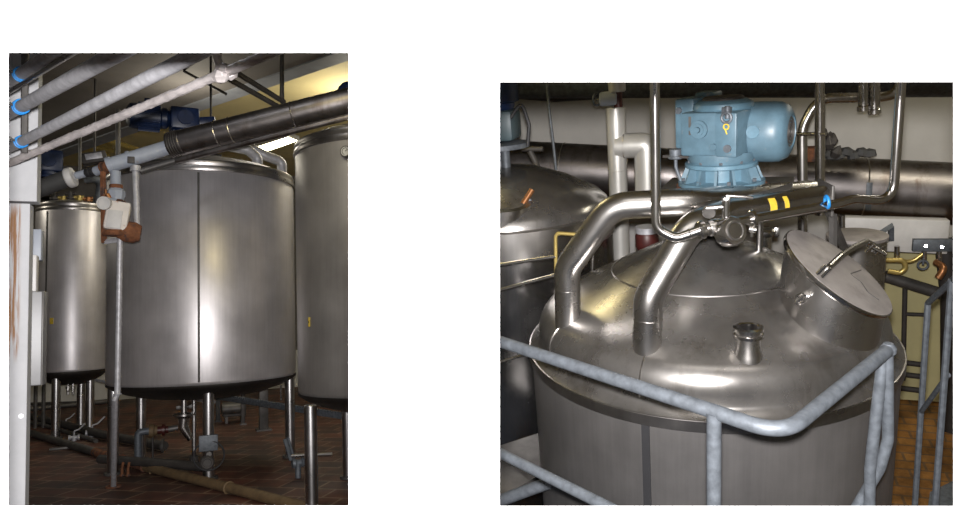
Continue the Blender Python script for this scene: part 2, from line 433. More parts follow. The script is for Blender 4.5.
# ---------------------------------------------------------------- tanks of room A
def tank(C, R, zb, zt, label, legs, mat='tank', seams=(), rim=True, dome=.22, leg_r=.05, seg=96, name='storage_tank'):
    t = thing(name, (C[0], C[1], 0), label, 'tank', 'stainless steel tanks on legs')
    c = V((C[0], C[1], 0))
    MB().lathe(c, [(R*.97, zb+.05), (R*.995, zb+.075), (R, zb+.1), (R, zt-.045), (R*.985, zt-.03)], seg=seg).build('jacket', mat, t, 50)
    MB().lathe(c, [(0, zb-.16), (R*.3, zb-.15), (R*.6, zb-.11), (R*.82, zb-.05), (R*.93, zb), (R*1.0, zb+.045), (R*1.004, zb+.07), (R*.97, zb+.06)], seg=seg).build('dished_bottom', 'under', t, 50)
    if rim:
        MB().lathe(c, [(R*.98, zt-.04), (R*1.012, zt-.035), (R*1.018, zt-.01), (R*1.012, zt+.015), (R*1.0, zt+.02), (R*1.002, zt+.04), (R*1.01, zt+.06), (R*1.0, zt+.08), (R*.96, zt+.088)], seg=seg).build('rim', 'rimsteel', t, 50)
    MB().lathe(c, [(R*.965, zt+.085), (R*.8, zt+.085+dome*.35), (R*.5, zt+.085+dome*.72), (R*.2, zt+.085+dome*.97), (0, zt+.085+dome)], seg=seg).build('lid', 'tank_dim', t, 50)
    for a in seams:                       # narrow dark joint strip down the jacket
        d = V((math.sin(a), -math.cos(a), 0)); s_ = V((math.cos(a), math.sin(a), 0))
        MB().box(c+d*R*1.0005+V((0, 0, (zb+zt)/2+.02)), (.022, .012, zt-zb-.16), axes=(s_, -d, V((0, 0, 1))), bev=.002).build('seam_strip', 'seam', t)
    for lx, ly in legs:
        m = MB().cyl((lx, ly, .02), (lx, ly, zb+.06), leg_r, seg=24)
        l = m.build('leg', 'leg', t)
        MB().cyl((lx, ly, 0), (lx, ly, .03), leg_r*1.6).build('foot_plate', 'darksteel', l)
    return t
AC = V((.289, 8.9, 0)); AR = 1.03
def onfloor(px, Y): p = A(px, 440, Y); return (p.x, p.y)
pA_legs = [(A(208.5, 430, 8.06).x, 8.06), (A(111, 420, 8.9).x+.02, 8.92), (A(290, 420, 8.8).x, 8.8), (A(141, 420, 9.62).x, 9.62)]
TA = tank(AC, AR, .93, 3.29, 'large central stainless tank lit by a bright glare beside its dark seam', pA_legs, seams=(-.088,), leg_r=.058)
TB = tank(V((-1.52, 12.6, 0)), .50, .92, 3.47, 'narrow stainless tank at the back, between the white wall and the central tank',
          [(A(56, 400, 12.25).x, 12.25), (A(81, 400, 12.95).x, 12.95), (-1.25, 12.5)], seams=(-.62,), leg_r=.06, dome=.1)
CR = .92; _r = A.ray(296.5, 280); _a = math.atan2(_r.x, _r.y)+math.asin(CR/7.1); CC = V((7.1*math.sin(_a), 7.1*math.cos(_a), 0))
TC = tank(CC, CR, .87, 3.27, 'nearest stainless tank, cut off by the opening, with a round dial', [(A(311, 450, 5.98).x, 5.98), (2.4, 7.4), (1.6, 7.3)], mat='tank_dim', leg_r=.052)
# dial and stickers are parts of their tanks
def on_tank(px, py, C, R, out=.004):
    d = A.ray(px, py); o_ = V((0, 0, A.H))
    a = d.x**2+d.y**2; b = -2*(d.x*C.x+d.y*C.y); c = C.x**2+C.y**2-(R+out)**2
    q = b*b-4*a*c
    t = (-b-math.sqrt(max(q, 0)))/(2*a); P = o_+d*t; n = V((P.x-C.x, P.y-C.y, 0)).normalized(); return P, n
P, n = on_tank(347, 152, CC, CR)
g = MB().lathe(P, [(0, -.02), (.052, -.02), (.052, .03), (.044, .04), (.042, .034)], n, 24).build('dial_case', 'darksteel', TC)
part_label(MB().lathe(P, [(.042, .034), (.0, .034)], n, 24).build('dial_face', 'lens', g), 'pale round dial face')
x_, y_, _ = frame(n)
MB().cyl(P+n*.036, P+n*.036+x_*.028+y_*.02, .003).torus(P+n*.036, .03, .003, n, 24, 6, .3, 4.4).build('dial_pointer', 'black', g)
P, n = on_tank(309, 322, CC, CR); s_ = V((0, 0, 1)).cross(n)
MB().box(P, (.028, .004, .085), axes=(s_, -n, V((0, 0, 1)))).build('sticker', 'yellow', TC)
MB().lathe(P+n*.004, [(0, .001), (.008, .001), (.008, 0)], n, 10).build('sticker_symbol', 'black', TC)
P, n = on_tank(51.5, 321, V((-1.52, 12.6, 0)), .5); s_ = V((0, 0, 1)).cross(n)
MB().box(P, (.05, .01, .09), axes=(s_, -n, V((0, 0, 1)))).build('sticker', 'yellow', TB)
P, n = on_tank(101, 206, V((-1.52, 12.6, 0)), .5)

# two bent vapour pipes on the central tank's lid
for (p, lab) in (([(205, 141, 9.1), (248, 150, 9.15), (257.5, 158, 9.2), (257.5, 168, 9.2)], 'bent lagged pipe rising from the central lid, nearer the drive'),
                 ([(236, 141, 9.4), (266, 156, 9.45), (282, 162, 9.5), (282, 176, 9.5)], 'bent lagged pipe at the edge of the central lid')):
    pts = [A(*q) for q in p]; pts[-1].z = 3.42
    tag(MB().tube(pts, .065, fillet=.09, seg=18).torus(pts[-1]+V((0, 0, .02)), .07, .015).build('vapour_pipe', 'galv_pipe'), lab, 'pipe', 'bent pipes on the central lid')
# small valve on the lid
c = A(234, 160, 8.75); c.z = 3.44
t = thing('lid_valve', c, 'small hand valve standing on the central tank lid', 'valve')
MB().cyl(c, c+V((0, 0, .12)), .02).cyl(c+V((0, 0, .04)), c+V((0, 0, .07)), .035).build('body', 'satin', t)
MB().cyl(c+V((-.07, 0, .125)), c+V((.07, 0, .14)), .008).build('handle', 'satin', t)

# agitator drives
def agitator(base, s, yaw, label, mat='navy'):
    t = thing('agitator_drive', base, label, 'agitator', 'blue agitator drives')
    ux, uy = V((math.cos(yaw), math.sin(yaw), 0)), V((-math.sin(yaw), math.cos(yaw), 0)); uz = V((0, 0, 1))
    P = lambda x, y, z: base+ux*x*s+uy*y*s+uz*z*s
    MB().cyl(P(0, 0, 0), P(0, 0, .28), .10*s).cyl(P(0, 0, 0), P(0, 0, .03), .2*s).bolts(P(0, 0, .03), .17*s, 8, .014*s, .02*s).build('stool', 'dark', t)
    MB().lathe(P(0, 0, .28), [(0, 0), (.19*s, 0), (.19*s, .03*s), (.14*s, .05*s), (.14*s, .1*s), (0, .1*s)]).build('flange', mat, t)
    MB().box(P(0, 0, .52), (.36*s, .32*s, .3*s), axes=(ux, uy, uz), bev=.03*s).cyl(P(0, -.17, .52), P(0, -.2, .52), .1*s).build('gearbox', mat, t)
    m = MB().lathe(P(-.18, 0, .52), [(.1*s, 0), (.14*s, .04*s), (.14*s, .1*s), (.17*s, .12*s), (.17*s, .42*s), (.16*s, .48*s), (.1*s, .52*s), (0, .53*s)], -ux, 32)
    for i in range(20):
        a = 2*PI*i/20; d = uy*math.cos(a)+uz*math.sin(a)
        m.box(P(-.43, 0, .52)+d*.178*s, (.26*s, .008*s, .025*s), axes=(ux, ux.cross(d), d))
    m.build('motor', mat, t)
    MB().box(P(-.42, -.02, .72), (.14*s, .12*s, .07*s), axes=(ux, uy, uz), bev=.01*s).build('terminal_box', mat, t)
    return t
# stands high over the central lid on a dark frame
base = V((A(184, 140, 8.9).x, 8.9, 3.60))
agitator(base, .88, .10, 'dark blue agitator drive over the central tank, behind the clad duct')
t = thing('drive_guard', A(196, 140, 9.0), 'flat blue guard housing beside the drive over the central tank', 'housing')
p = A(202, 123, 9.0); MB().box(p, (.30, .22, .10), bev=.02, axes=(V((.97, 0, .15)).normalized(), V((0, 1, 0)), V((-.15, 0, .97)).normalized())).cyl(p+V((.02, 0, -.06)), V((p.x+.02, p.y, 3.40)), .03).build('cover', 'navy', t)
agitator(V((A(48, 170, 12.6).x, 12.6, 3.66)), 1.12, .15, 'dark blue agitator drive over the narrow back tank')
agitator(V((A(352, 90, 7.15).x+.12, 7.15, 3.50)), .72, 1.0, 'blue agitator drive peeping over the duct, above the nearest tank')
c = A(203, 158.5, 8.5)
tag(MB().box(c+V((0, 0, .06)), (.16, .14, .1), bev=.02).cyl(c+V((-.03, -.07, .06)), c+V((-.03, -.1, .06)), .05).cyl(c+V((.2, 0, .03)), c+V((-.1, 0, .05)), .03).build('shaft_bearing', 'dark'), 'black shaft bearing block on the central tank lid', 'bearing')

for i, (px, h_, mt, lb) in enumerate(((54, .16, 'dark', 'black lid fitting on the narrow tank, nearest the white wall'), (63, .12, 'brass', 'small brassy lid fitting on the narrow tank'), (70, .2, 'dark', 'tall black lid fitting on the narrow tank'), (79, .14, 'brass', 'brassy lid fitting nearest the rusty valve'), (88, .12, 'copper', 'coppery lid fitting at the rim of the narrow tank'))):
    c = A(px, 200, 12.3); c.z = 3.54
    tag(MB().cyl(c, c+V((0, 0, h_)), .035).cyl(c+V((-.07, 0, h_*.8)), c+V((.07, 0, h_*.85)), .025).lathe(c+V((0, 0, h_*.4)), [(0, 0), (.06, 0), (.06, .03), (0, .03)], seg=10).build('lid_fitting', mt), lb, 'fitting', 'fittings on the narrow tank lid')
pts = [A(96, 178, 12.2), A(101, 184, 12.3), A(101, 203, 12.35)]; pts[-1].z = 3.52; pts[-1].x = -1.16
tag(MB().tube([A(84, 180, 12.2)]+pts, .06, fillet=.12, seg=14).build('lid_bend', 'galv'), 'grey bent pipe at the rim of the narrow tank', 'pipe')
# ---------------------------------------------------------------- clad duct and the line feeding it
t = thing('clad_duct', A(258, 125, 6.8), 'long dark foil clad duct crossing above the central and nearest tanks', 'duct')
d0, d1 = A(170, 145.5, 7.0), A(347, 101, 6.3); dd = (d1-d0); du = dd.normalized(); dr = .118
MB().lathe(d0, [(0, .012), (dr*.9, .012), (dr*.9, 0), (dr, 0), (dr, .10), (dr*1.03, .105), (dr*1.03, .12), (dr, .125), (dr, dd.length*1.12), (0, dd.length*1.12)], du, 40).build('cladding', 'foil', t)
for f_ in (.27, .35, .70): MB().torus(d0+dd*f_, dr*1.005, .006, du, 40, 6).build('strap', 'satin', t)
m = MB()
for i in range(5): m.torus(d0+du*(.02+.022*i), dr*.99, .006, du, 40, 6)
m.build('ribbed_end', 'dark', t)
e0_, e1_ = A(176, 160.5, 6.95), A(346, 117.5, 6.2)
tag(MB().tube([e0_, e1_, e1_+(e1_-e0_)*.1], .03, seg=14).build('thin_clad_pipe', 'foil'), 'thin foil clad pipe slung right under the long duct', 'pipe')
e0_, e1_ = A(140, 171, 7.3), A(222, 147, 7.35)
tag(MB().tube([e0_, e1_], .035, seg=14).build('dark_pipe', 'darksteel'), 'short dark pipe between the pale pipe and the central lid', 'pipe')
# pale line
q = [A(109, 165.5, 7.1), A(166, 148, 7.02)]
pl = thing('pale_feed_pipe', q[0], 'pale blue-grey feed pipe leading into the clad duct', 'pipe')
MB().tube([q[0], q[1]+(q[1]-q[0])*.1], .068, seg=22).build('pipe', 'pale', pl)
for f_, w_ in ((.36, .014), (.02, .02)): MB().lathe(q[0]+(q[1]-q[0])*f_, [(.068, -w_), (.077, -w_), (.077, w_), (.068, w_)], q[1]-q[0], 24).build('collar', 'pale', pl)
c = A(131, 160, 6.98); MB().box(c, (.06, .03, .06), bev=.004).build('clamp', 'dark', pl)
# left end: dark duct, white collar, narrow pipe, black coupling
q2 = [A(-5, 205, 7.4), A(67, 178.5, 7.3), A(76, 176, 7.28), A(86, 173, 7.25), A(95, 171.5, 7.2), A(104, 168, 7.15), A(109, 165.5, 7.1)]
ld = thing('lagged_line', q2[1], 'dark lagged line ending in a white collar beside the rusty tee', 'pipe')
MB().cyl(q2[0], q2[1]+(q2[1]-q2[0])*.02, .078, seg=30, bev=.004).build('lagging', 'gapb', ld)
dv = (q2[2]-q2[1]).normalized()
MB().lathe(q2[1], [(0, 0), (.085, 0), (.092, .01), (.092, .05), (.085, .062), (.045, .066), (.03, .05)], dv, 30).build('white_collar', 'white', ld)
MB().cyl(q2[2], q2[3], .035).build('stub_pipe', 'pale', ld)
MB().cyl(q2[3], q2[4], .04).torus(q2[3]+(q2[4]-q2[3])*.5, .04, .007, q2[4]-q2[3]).build('coupling', 'black', ld)
MB().cyl(q2[4], q2[5], .044).build('union', 'pale', ld)
MB().cyl(q2[5], q2[6]-(q2[6]-q2[5])*.1, .05).torus(q2[5], .05, .01, q2[6]-q2[5]).build('rusty_union', 'rust', ld)
# valve hanging under the tee, in its bracket
vb = thing('control_valve', A(117, 205, 7.0), 'rusty control valve hanging under the pale tee, with a white tag', 'valve')
w_ = [A(115.5, 172, 7.05), A(116, 188, 7.0), A(116, 198, 7.0), A(118, 205, 6.98), A(116, 232, 6.95)]
MB().cyl(w_[0], w_[1], .045).build('down_pipe', 'pale', vb)
MB().cyl(w_[1]+V((0, 0, .03)), w_[1]-V((0, 0, .005)), .055, seg=12).build('rust_ring', 'rust', vb)
MB().lathe(w_[1], [(0, 0), (.05, 0), (.075, .03), (.078, .07), (.06, .11), (0, .12)], w_[2]-w_[1], 8).build('hex_union', 'pale', vb)
MB().lathe(w_[2], [(0, 0), (.045, 0), (.05, .04), (.07, .06), (.0, .08)], w_[3]-w_[2], 16).build('neck', 'rust', vb)
bt, bb = A(120, 202, 6.95), A(115, 231, 6.95); ax = (bt-bb).normalized(); sx_ = V((0, 1, 0)).cross(ax).normalized()*-1
bodyc = (bt+bb)/2
MB().box(bodyc, (.19, .15, (bt-bb).length*.98), axes=(sx_, V((0, 1, 0)), ax), bev=.02).build('body', 'rustwhite', vb)
c = A(127, 226, 6.97); MB().lathe(c-sx_*.12-ax*.05, [(0, 0), (.07, 0), (.095, .05), (.095, .13), (.06, .2), (0, .21)], sx_, 20).build('bonnet', 'rust', vb)
MB().lathe(A(115.5, 236, 6.95), [(0, 0), (.1, 0), (.11, .02), (.09, .05), (0, .05)], (0, 0, 1), 20).build('lower_flange', 'rust', vb)
c = A(114.5, 219, 6.86); MB().box(c, (.115, .01, .16), axes=(sx_, V((0, 1, 0)), ax), bev=.003).build('tag', 'white', vb)
c = A(103.5, 203, 6.85); c2_ = A(109, 203.5, 6.95)
MB().lathe(c, [(0, .008), (.045, .008), (.045, -.004), (.058, -.004), (.06, .04), (0, .04)], (c2_-c).normalized()+V((.1, .7, 0)), 24).build('gauge', 'white', vb)
MB().cyl(c2_+V((-.01, 0, 0)), c2_+V((.05, .02, 0)), .055).build('gauge_back', 'pale', vb)
c = A(107, 194, 6.95); MB().cyl(c, c+V((.03, 0, -.06)), .022).cyl(c+V((-.01, 0, .0)), c+V((-.01, 0, .04)), .012).build('pet_cock', 'copper', vb)
br = thing('valve_bracket', A(120, 240, 7.0), 'flat bar hanger framing the rusty valve, one side rusted orange', 'bracket')
MB().tube([A(103, 172, 7.05), A(104, 243, 7.0)], .026, seg=6).build('rusty_bar', 'rust', br)
MB().tube([A(135.5, 168, 7.05), A(137.5, 238, 7.0)], .028, seg=12).lathe(A(135.5, 168, 7.05), [(0, -.03), (.045, -.03), (.045, .02), (0, .02)]).build('pale_bar', 'galv_pipe', br)
MB().tube([A(104, 242, 7.0), A(138, 237.5, 7.0)], .024, seg=6).build('cross_bar', 'galv_pipe', br)
sp = thing('drop_pipe', A.z(113.5, 487, 0), 'slender drop pipe with a kink from the rusty valve to the floor', 'pipe')
a_, b_ = A(120, 238, 6.98), A(117.5, 393, 7.0); ft = A.z(113.5, 487, 0.0)
MB().tube([a_, b_, b_+V((-.02, 0, -.05)), ft], .026, seg=14).torus(b_+V((0, 0, -.01)), .027, .008).build('pipe', 'hose' if 0 else 'galv_pipe', sp)
MB().cyl(ft, ft+V((0, 0, .12)), .032).build('rusty_foot', 'rust', sp)
MB().cyl(ft, ft+V((0, 0, .012)), .075).build('base_plate', 'rust', sp)

# ---------------------------------------------------------------- hangers, braces, ceiling services
def bar(name, pts, r, mat, label, cat, group=None, seg=8):
    return tag(MB().tube(pts, r, seg=seg).build(name, mat), label, cat, group)
def ceil_to(p): return V((p.x, p.y, 5.28))
p = A(282, 103, 7.0); u = A(284, 52, 7.0)
bar('hanger_strut', [p, V((p.x+.01, p.y, 4.97))], .022, 'dark', 'upright hanger strut meeting the two braces above the duct', 'hanger')
bar('brace', [A(284, 102, 6.9), A(232, 70, 6.4)], .026, 'dark', 'upper of two parallel dark braces running to the foil wrapped pipe', 'brace', 'dark braces')
bar('brace', [A(277, 106, 6.9), A(220, 74, 6.4)], .026, 'dark', 'lower of two parallel dark braces running to the foil wrapped pipe', 'brace', 'dark braces')
bar('brace', [A(226, 94, 9.0), A.z(184, 71, 4.97)], .018, 'dark', 'short thin dark brace beside the cross beam', 'brace', 'dark braces')
p = A(211, 120, 9.0); bar('hanger_rod', [p, ceil_to(p)-V((0, 0, .3))], .014, 'dark', 'thin hanger rod dropping to the blue guard housing', 'hanger rod', 'hanger rods')
p = A(118, 161, 7.1); bar('hanger_rod', [p, A(118, 110, 7.1)], .020, 'darksteel', 'hanger rod carrying the pale tee over the rusty valve', 'hanger rod', 'hanger rods')
p = A(80, 172, 7.3); bar('hanger_rod', [p, A(80, 134, 7.3)], .014, 'darksteel', 'hanger rod beside the white collar', 'hanger rod', 'hanger rods')
for i, (a_, b_, l_) in enumerate((((40, 122), (110, 146), 'highest'), ((40, 127), (112, 151), 'second'), ((34, 129), (108, 155), 'third'), ((48, 121), (146, 152.5), 'long bright'))):
    a2, b2 = A.z(*a_, 5.05), A.z(*b_, 5.05)
    bar('conduit', [a2, b2], .055, 'brass', f'{l_} of four yellow-lit conduits under the cream ceiling', 'conduit', 'yellow-lit ceiling conduits')  # yellow light caught by the conduits is put into the brass colour
p = A(94.5, 158.5, 10.5)
t = thing('ceiling_unit', p, 'small dark box with a pale slotted face under the conduits', 'box')
MB().box(p, (.30, .2, .14), bev=.01, axes=(V((.97, 0, .22)).normalized(), V((0, 1, 0)), V((-.22, 0, .97)).normalized())).tube([p, ceil_to(p)], .015).build('case', 'dark', t)
MB().box(p+V((0, -.105, .01)), (.2, .012, .08), bev=.004, axes=(V((.97, 0, .22)).normalized(), V((0, 1, 0)), V((-.22, 0, .97)).normalized())).build('face', 'galv_pipe', t)

def fixture(corners, label, z=5.2):
    P4 = [A.z(*c, z) for c in corners]; c = sum(P4, V())/4
    t = thing('ceiling_light', c, label, 'ceiling light', 'fluorescent ceiling lights')
    ax_ = ((P4[1]-P4[0])+(P4[2]-P4[3])).normalized()
    big = [c+(p-c)*1.12+V((0, 0, .01)) for p in P4]
    MB().prism(big, (0, 0, .08)).build('housing', 'white', t)
    MB().prism(P4, (0, 0, .02)).build('diffuser', 'lamp', t)
fixture([(257, 147.5), (288, 137.5), (297, 141), (268, 151)], 'bright fluorescent light on the ceiling between the central and nearest tanks')
fixture([(163, 159.5), (167, 158.5), (174, 162.5), (171, 163.8)], 'tiny distant fluorescent light seen above the central rim')

# ---------------------------------------------------------------- cabinets on the wall end
c0, c1_ = A(47.5, 291, 4.62), A(47.5, 385, 4.62)
cz1, cz0 = c0.z, c1_.z; cx1 = c0.x
t = thing('steel_cabinet', (cx1-.2, 4.66, cz0), 'brushed steel cabinet behind the white wall end', 'cabinet')
MB().box((cx1-.215, 4.68, (cz0+cz1)/2), (.4, .12, cz1-cz0), bev=.008).build('body', 'cab', t)
MB().box((cx1-.022, 4.62, (cz0+cz1)/2), (.01, .01, cz1-cz0), bev=.002).build('door_edge', 'darksteel', t)
p0, p1 = A(43, 257, 4.8), A(43, 290, 4.8)
tag(MB().box((p0.x-.11, 4.70, cz1+(p0.z-cz1)/2), (.2, .08, p0.z-cz1), bev=.006).build('switch_box', 'whitewall' if 0 else 'white'), 'small white switch box on top of the steel cabinet', 'box')
p0, p1 = A(37, 226, 4.9), A(37, 258, 4.9)
tag(MB().box((p0.x-.06, 5.1, (p0.z+p1.z)/2), (.12, .1, p0.z-p1.z), bev=.006).build('conduit_box', 'pale'), 'pale grey conduit box peeping past the white wall end', 'box')

# ---------------------------------------------------------------- under the tanks
def floor_pipe(pts, r, mat, label, name='floor_pipe', z=None, fillet=0):
    P_ = [A.z(*q, r if z is None else z) for q in pts]
    return tag(MB().tube(P_, r, seg=16, fillet=fillet).build(name, mat), label, 'pipe', 'pipes on the tiled floor'), P_
fp = thing('floor_pipe', A.z(130, 465, 0), 'long pipe lying across the floor, grey then rusty then ochre', 'pipe', 'pipes on the tiled floor')
q = [A.z(*p, .05) for p in ((-20, 421), (30, 433), (95, 452), (146, 467), (210, 483), (320, 511))]
MB().tube([q[0], q[1], q[2]], .05).build('grey_length', 'darksteel', fp)
MB().tube([q[2], q[3]], .052).torus(q[3], .055, .012, q[3]-q[2]).torus(q[2]+(q[3]-q[2])*.55, .055, .012, q[3]-q[2]).build('rusty_length', 'rust', fp)
MB().tube([q[3], q[4], q[5]], .05).torus(q[4]+(q[5]-q[4])*.2, .054, .01, q[4]-q[3]).build('ochre_length', 'hose', fp)
floor_pipe([(-20, 408), (38, 418), (100, 434), (164, 446)], .06, 'dark', 'dark open-ended pipe lying behind the slender drop pipe', z=.08)
floor_pipe([(-20, 418), (40, 424), (96, 441)], .03, 'darksteel', 'thin dark pipe beside the grey floor pipe')
floor_pipe([(30, 409), (110, 401)], .05, 'darksteel', 'dark pipe along the floor in the far corner')
floor_pipe([(100, 459), (160, 463), (205, 467)], .05, 'dark', 'black pipe on the floor running to the front tank leg', z=.12)
# open flange end
P_ = A.z(164, 446, .08); tag(MB().lathe(P_, [(.045, .02), (.045, 0), (.09, 0), (.09, .03), (.05, .035)], (-1, .1, 0)).build('pipe_flange', 'dark'), 'black flange on the open end of the dark pipe', 'flange')
# elbow
p0 = A.z(138, 461, .05); x0 = p0.x; y0 = p0.y
el = thing('elbow_pipe', (x0, y0, 0), 'pale bent standpipe rising from the rusty floor pipe', 'pipe')
h_ = A(138, 432, y0).z
MB().tube([(x0, y0, .0), (x0, y0, h_), (A(150, 431, y0).x, y0, h_)], .042, fillet=.05).build('bend', 'galv', el)
MB().cyl((x0, y0, .0), (x0, y0, .09), .05).build('rusty_socket', 'rust', el)
x1 = A(150, 431, y0).x
cp = thing('flanged_coupling', (x1, y0, h_), 'ochre and red flanged coupling beside the pale bend', 'coupling')
MB().lathe((x1-.01, y0, h_), [(0, 0), (.08, 0), (.08, .05), (.06, .06), (.06, .09), (0, .09)], (1, 0, 0), 20).build('ochre_flange', 'hose', cp)
MB().lathe((x1+.08, y0, h_), [(0, 0), (.045, 0), (.045, .05), (.07, .05), (.07, .08), (.045, .09), (.045, .12), (0, .12)], (1, 0, 0), 20).build('red_flange', 'redbrown', cp)
MB().tube([(x1+.19, y0, h_), (A(178, 429, y0).x, y0, h_+.01)], .035).build('outlet', 'darksteel', cp)
MB().cyl((x1+.03, y0, 0), (x1+.03, y0, h_-.07), .012).build('prop', 'dark', cp)
for px, lb in ((122, 'left'), (128, 'right')):
    p = A.z(px, 476, 0); tag(MB().tube([p, p+V((0, 0, .08)), p+V((.01, .03, .14))], .014).cyl(p, p+V((0, 0, .02)), .025).build('pipe_stub', 'rust'), f'rusty little drain stub, {lb} one of the pair by the drop pipe foot', 'stub', 'rusty drain stubs')
p = A.z(150, 474, 0); tag(MB().cyl(p, p+V((0, 0, .09)), .012).build('pipe_support', 'hose'), 'short ochre peg under the rusty floor pipe', 'support')
def small_valve(px, py, label, s=1.0):
    p = A.z(px, py, 0); t = thing('floor_valve', p, label, 'valve', 'small steel floor valves')
    MB().cyl(p, p+V((0, 0, .05*s)), .035*s).lathe(p+V((-.07*s, 0, .05*s)), [(0, 0), (.04*s, 0), (.04*s, .02*s), (.025*s, .03*s), (.03*s, .07*s), (.025*s, .11*s), (.04*s, .12*s), (.04*s, .14*s), (0, .14*s)], (1, 0, 0), 16).build('body', 'galv_pipe', t)
    MB().cyl(p+V((0, 0, .08*s)), p+V((0, 0, .14*s)), .01*s).tube([p+V((0, 0, .14*s)), p+V((.06*s, 0, .16*s)), p+V((.14*s, 0, .24*s))], .011*s).build('lever', 'galv_pipe', t)
small_valve(74, 441, 'small steel valve on the floor nearest the grey floor pipe')
small_valve(92, 437, 'small steel valve on the floor beside the thick leg', 1.2)
small_valve(66, 427, 'small lever valve on the floor at the narrow tank leg', .9)
tag(MB().box(A.z(62, 448, .015), (.30, .10, .03), bev=.005, rot=.15).build('metal_offcut', 'darksteel'), 'flat metal offcut lying on the tiles', 'offcut')
# drain of the central tank
c = A(184, 400, 8.75)
dv_ = thing('drain_valve', (c.x, 8.75, .9), 'steel drain valve with a round flange under the central tank', 'valve')
zz = lambda py: A(184, py, 8.75).z
MB().cyl((c.x, 8.75, zz(388)+.05), (c.x, 8.75, zz(414)), .032).build('drain_pipe', 'satin', dv_)
MB().lathe((c.x, 8.75, zz(418)), [(0, 0), (.07, 0), (.115, .03), (.115, .05), (.05, .06), (0, .06)]).build('flange', 'satin', dv_)
MB().tube([(c.x, 8.75, zz(417)), (c.x-.01, 8.75, zz(427)), (c.x+.07, 8.75, zz(440))], [.06, .055, .035]).build('spout', 'satin', dv_)
MB().box((c.x-.06, 8.75, zz(407)), (.05, .04, .04), bev=.006).box((c.x+.07, 8.75, zz(407)), (.05, .04, .04), bev=.006).cyl((c.x-.07, 8.75, zz(407)), (c.x+.08, 8.75, zz(407)), .012).build('clamp', 'darksteel', dv_)
p = A.z(195, 441, 0); y_s = 8.9; xs_ = A(194, 420, y_s).x
bar('slim_post', [(xs_, y_s, .1), (xs_, y_s, 1.0)], .024, 'leg', 'slim steel post under the central tank beside the drain valve', 'post', seg=12)
tag(MB().cyl((xs_, y_s, 0), (xs_, y_s, .12), .05).build('post_base', 'dark'), 'dark socket holding the slim post on the floor', 'socket')
xl, yl = pA_legs[0]
jb = thing('junction_plate', (xl, yl-.075, .4), 'square grey plate fixed to the front leg of the central tank', 'plate')
pz0, pz1 = A(208, 451, yl-.08).z, A(208, 435, yl-.08).z
MB().box((xl-.005, yl-.085, (pz0+pz1)/2), (.185, .03, pz1-pz0), bev=.006).build('plate', 'galv', jb)
MB().cyl((xl, yl-.07, pz0-.03), (xl, yl-.12, pz0-.03), .03).build('knob', 'darksteel', jb)
m = MB().torus((xl, yl-.09, .26), .15, .009, (0.05, 1, 0), 36, 8)
tag(m.build('hose_loop', 'black'), 'thin black hose looped round the front leg of the central tank', 'hose')
tag(MB().cyl((xl-.02, yl-.07, .2), (xl-.02, yl-.16, .2), .07).torus((xl-.02, yl-.16, .2), .05, .012, (0, 1, 0)).build('pipe_end_cap', 'dark'), 'round black pipe end against the foot of the front leg', 'pipe end')
# tray, posts and boxes behind
tr = thing('cable_tray', A(280, 408, 10.2), 'perforated cable tray running low behind the tank legs', 'cable tray')
a_, b_ = A(214, 396.5, 11.0), A(352, 418, 8.6); d_ = (b_-a_); L_ = d_.length; dn = d_.normalized(); wv = V((0, 0, 1)).cross(dn)
MB().box((a_+b_)/2, (L_, .02, .07), axes=(dn, wv, dn.cross(wv)), bev=.003).build('side_rail', 'galv', tr)
m = MB()
for i in range(60): m.box(a_+dn*(L_*(i+.5)/60)+V((0, 0, .035))-wv*.0, (.018, .05, .03), axes=(dn, wv, dn.cross(wv)))
m.build('rungs', 'galv', tr)
a_, b_ = A(214, 402, 11.05), A(60, 372, 13.5)
bar('rail_pipe', [a_, A(150, 392, 12.2), b_], .03, 'galv_pipe', 'grey pipe sloping across behind the legs of the central tank', 'pipe')
for (px, w_, y_, z0, z1, mt, lb) in ((263.5, .13, 11.2, 0, 1.3, 'darksteel', 'thick grey post standing far behind the central tank'), (243, .06, 12.0, 0, 1.2, 'darksteel', 'narrow grey post left of the thick post'), (218, .07, 12.6, 0, 1.2, 'gapb', 'faint grey post behind the front leg')):
    x_p = A(px, 420, y_).x
    o_ = tag(MB().box((x_p, y_, (z0+z1)/2), (w_, w_, z1-z0), bev=.008).box((x_p, y_, .01), (w_*1.7, w_*1.7, .02)).build('machine_post', mt), lb, 'post', 'posts far behind the tanks')
p = A(234, 409, 12.4)
t = thing('pump_unit', (p.x, 12.4, 0), 'small grey pump unit standing behind the central tank', 'pump')
MB().box(p, (.36, .25, .22), bev=.02).cyl(p+V((-.2, -.1, .02)), p+V((.1, -.1, .02)), .09).build('housing', 'darksteel', t)
MB().box((p.x-.12, 12.4, (p.z-.1)/2), (.04, .2, p.z-.1)).box((p.x+.12, 12.4, (p.z-.1)/2), (.04, .2, p.z-.1)).build('stand', 'darksteel', t)
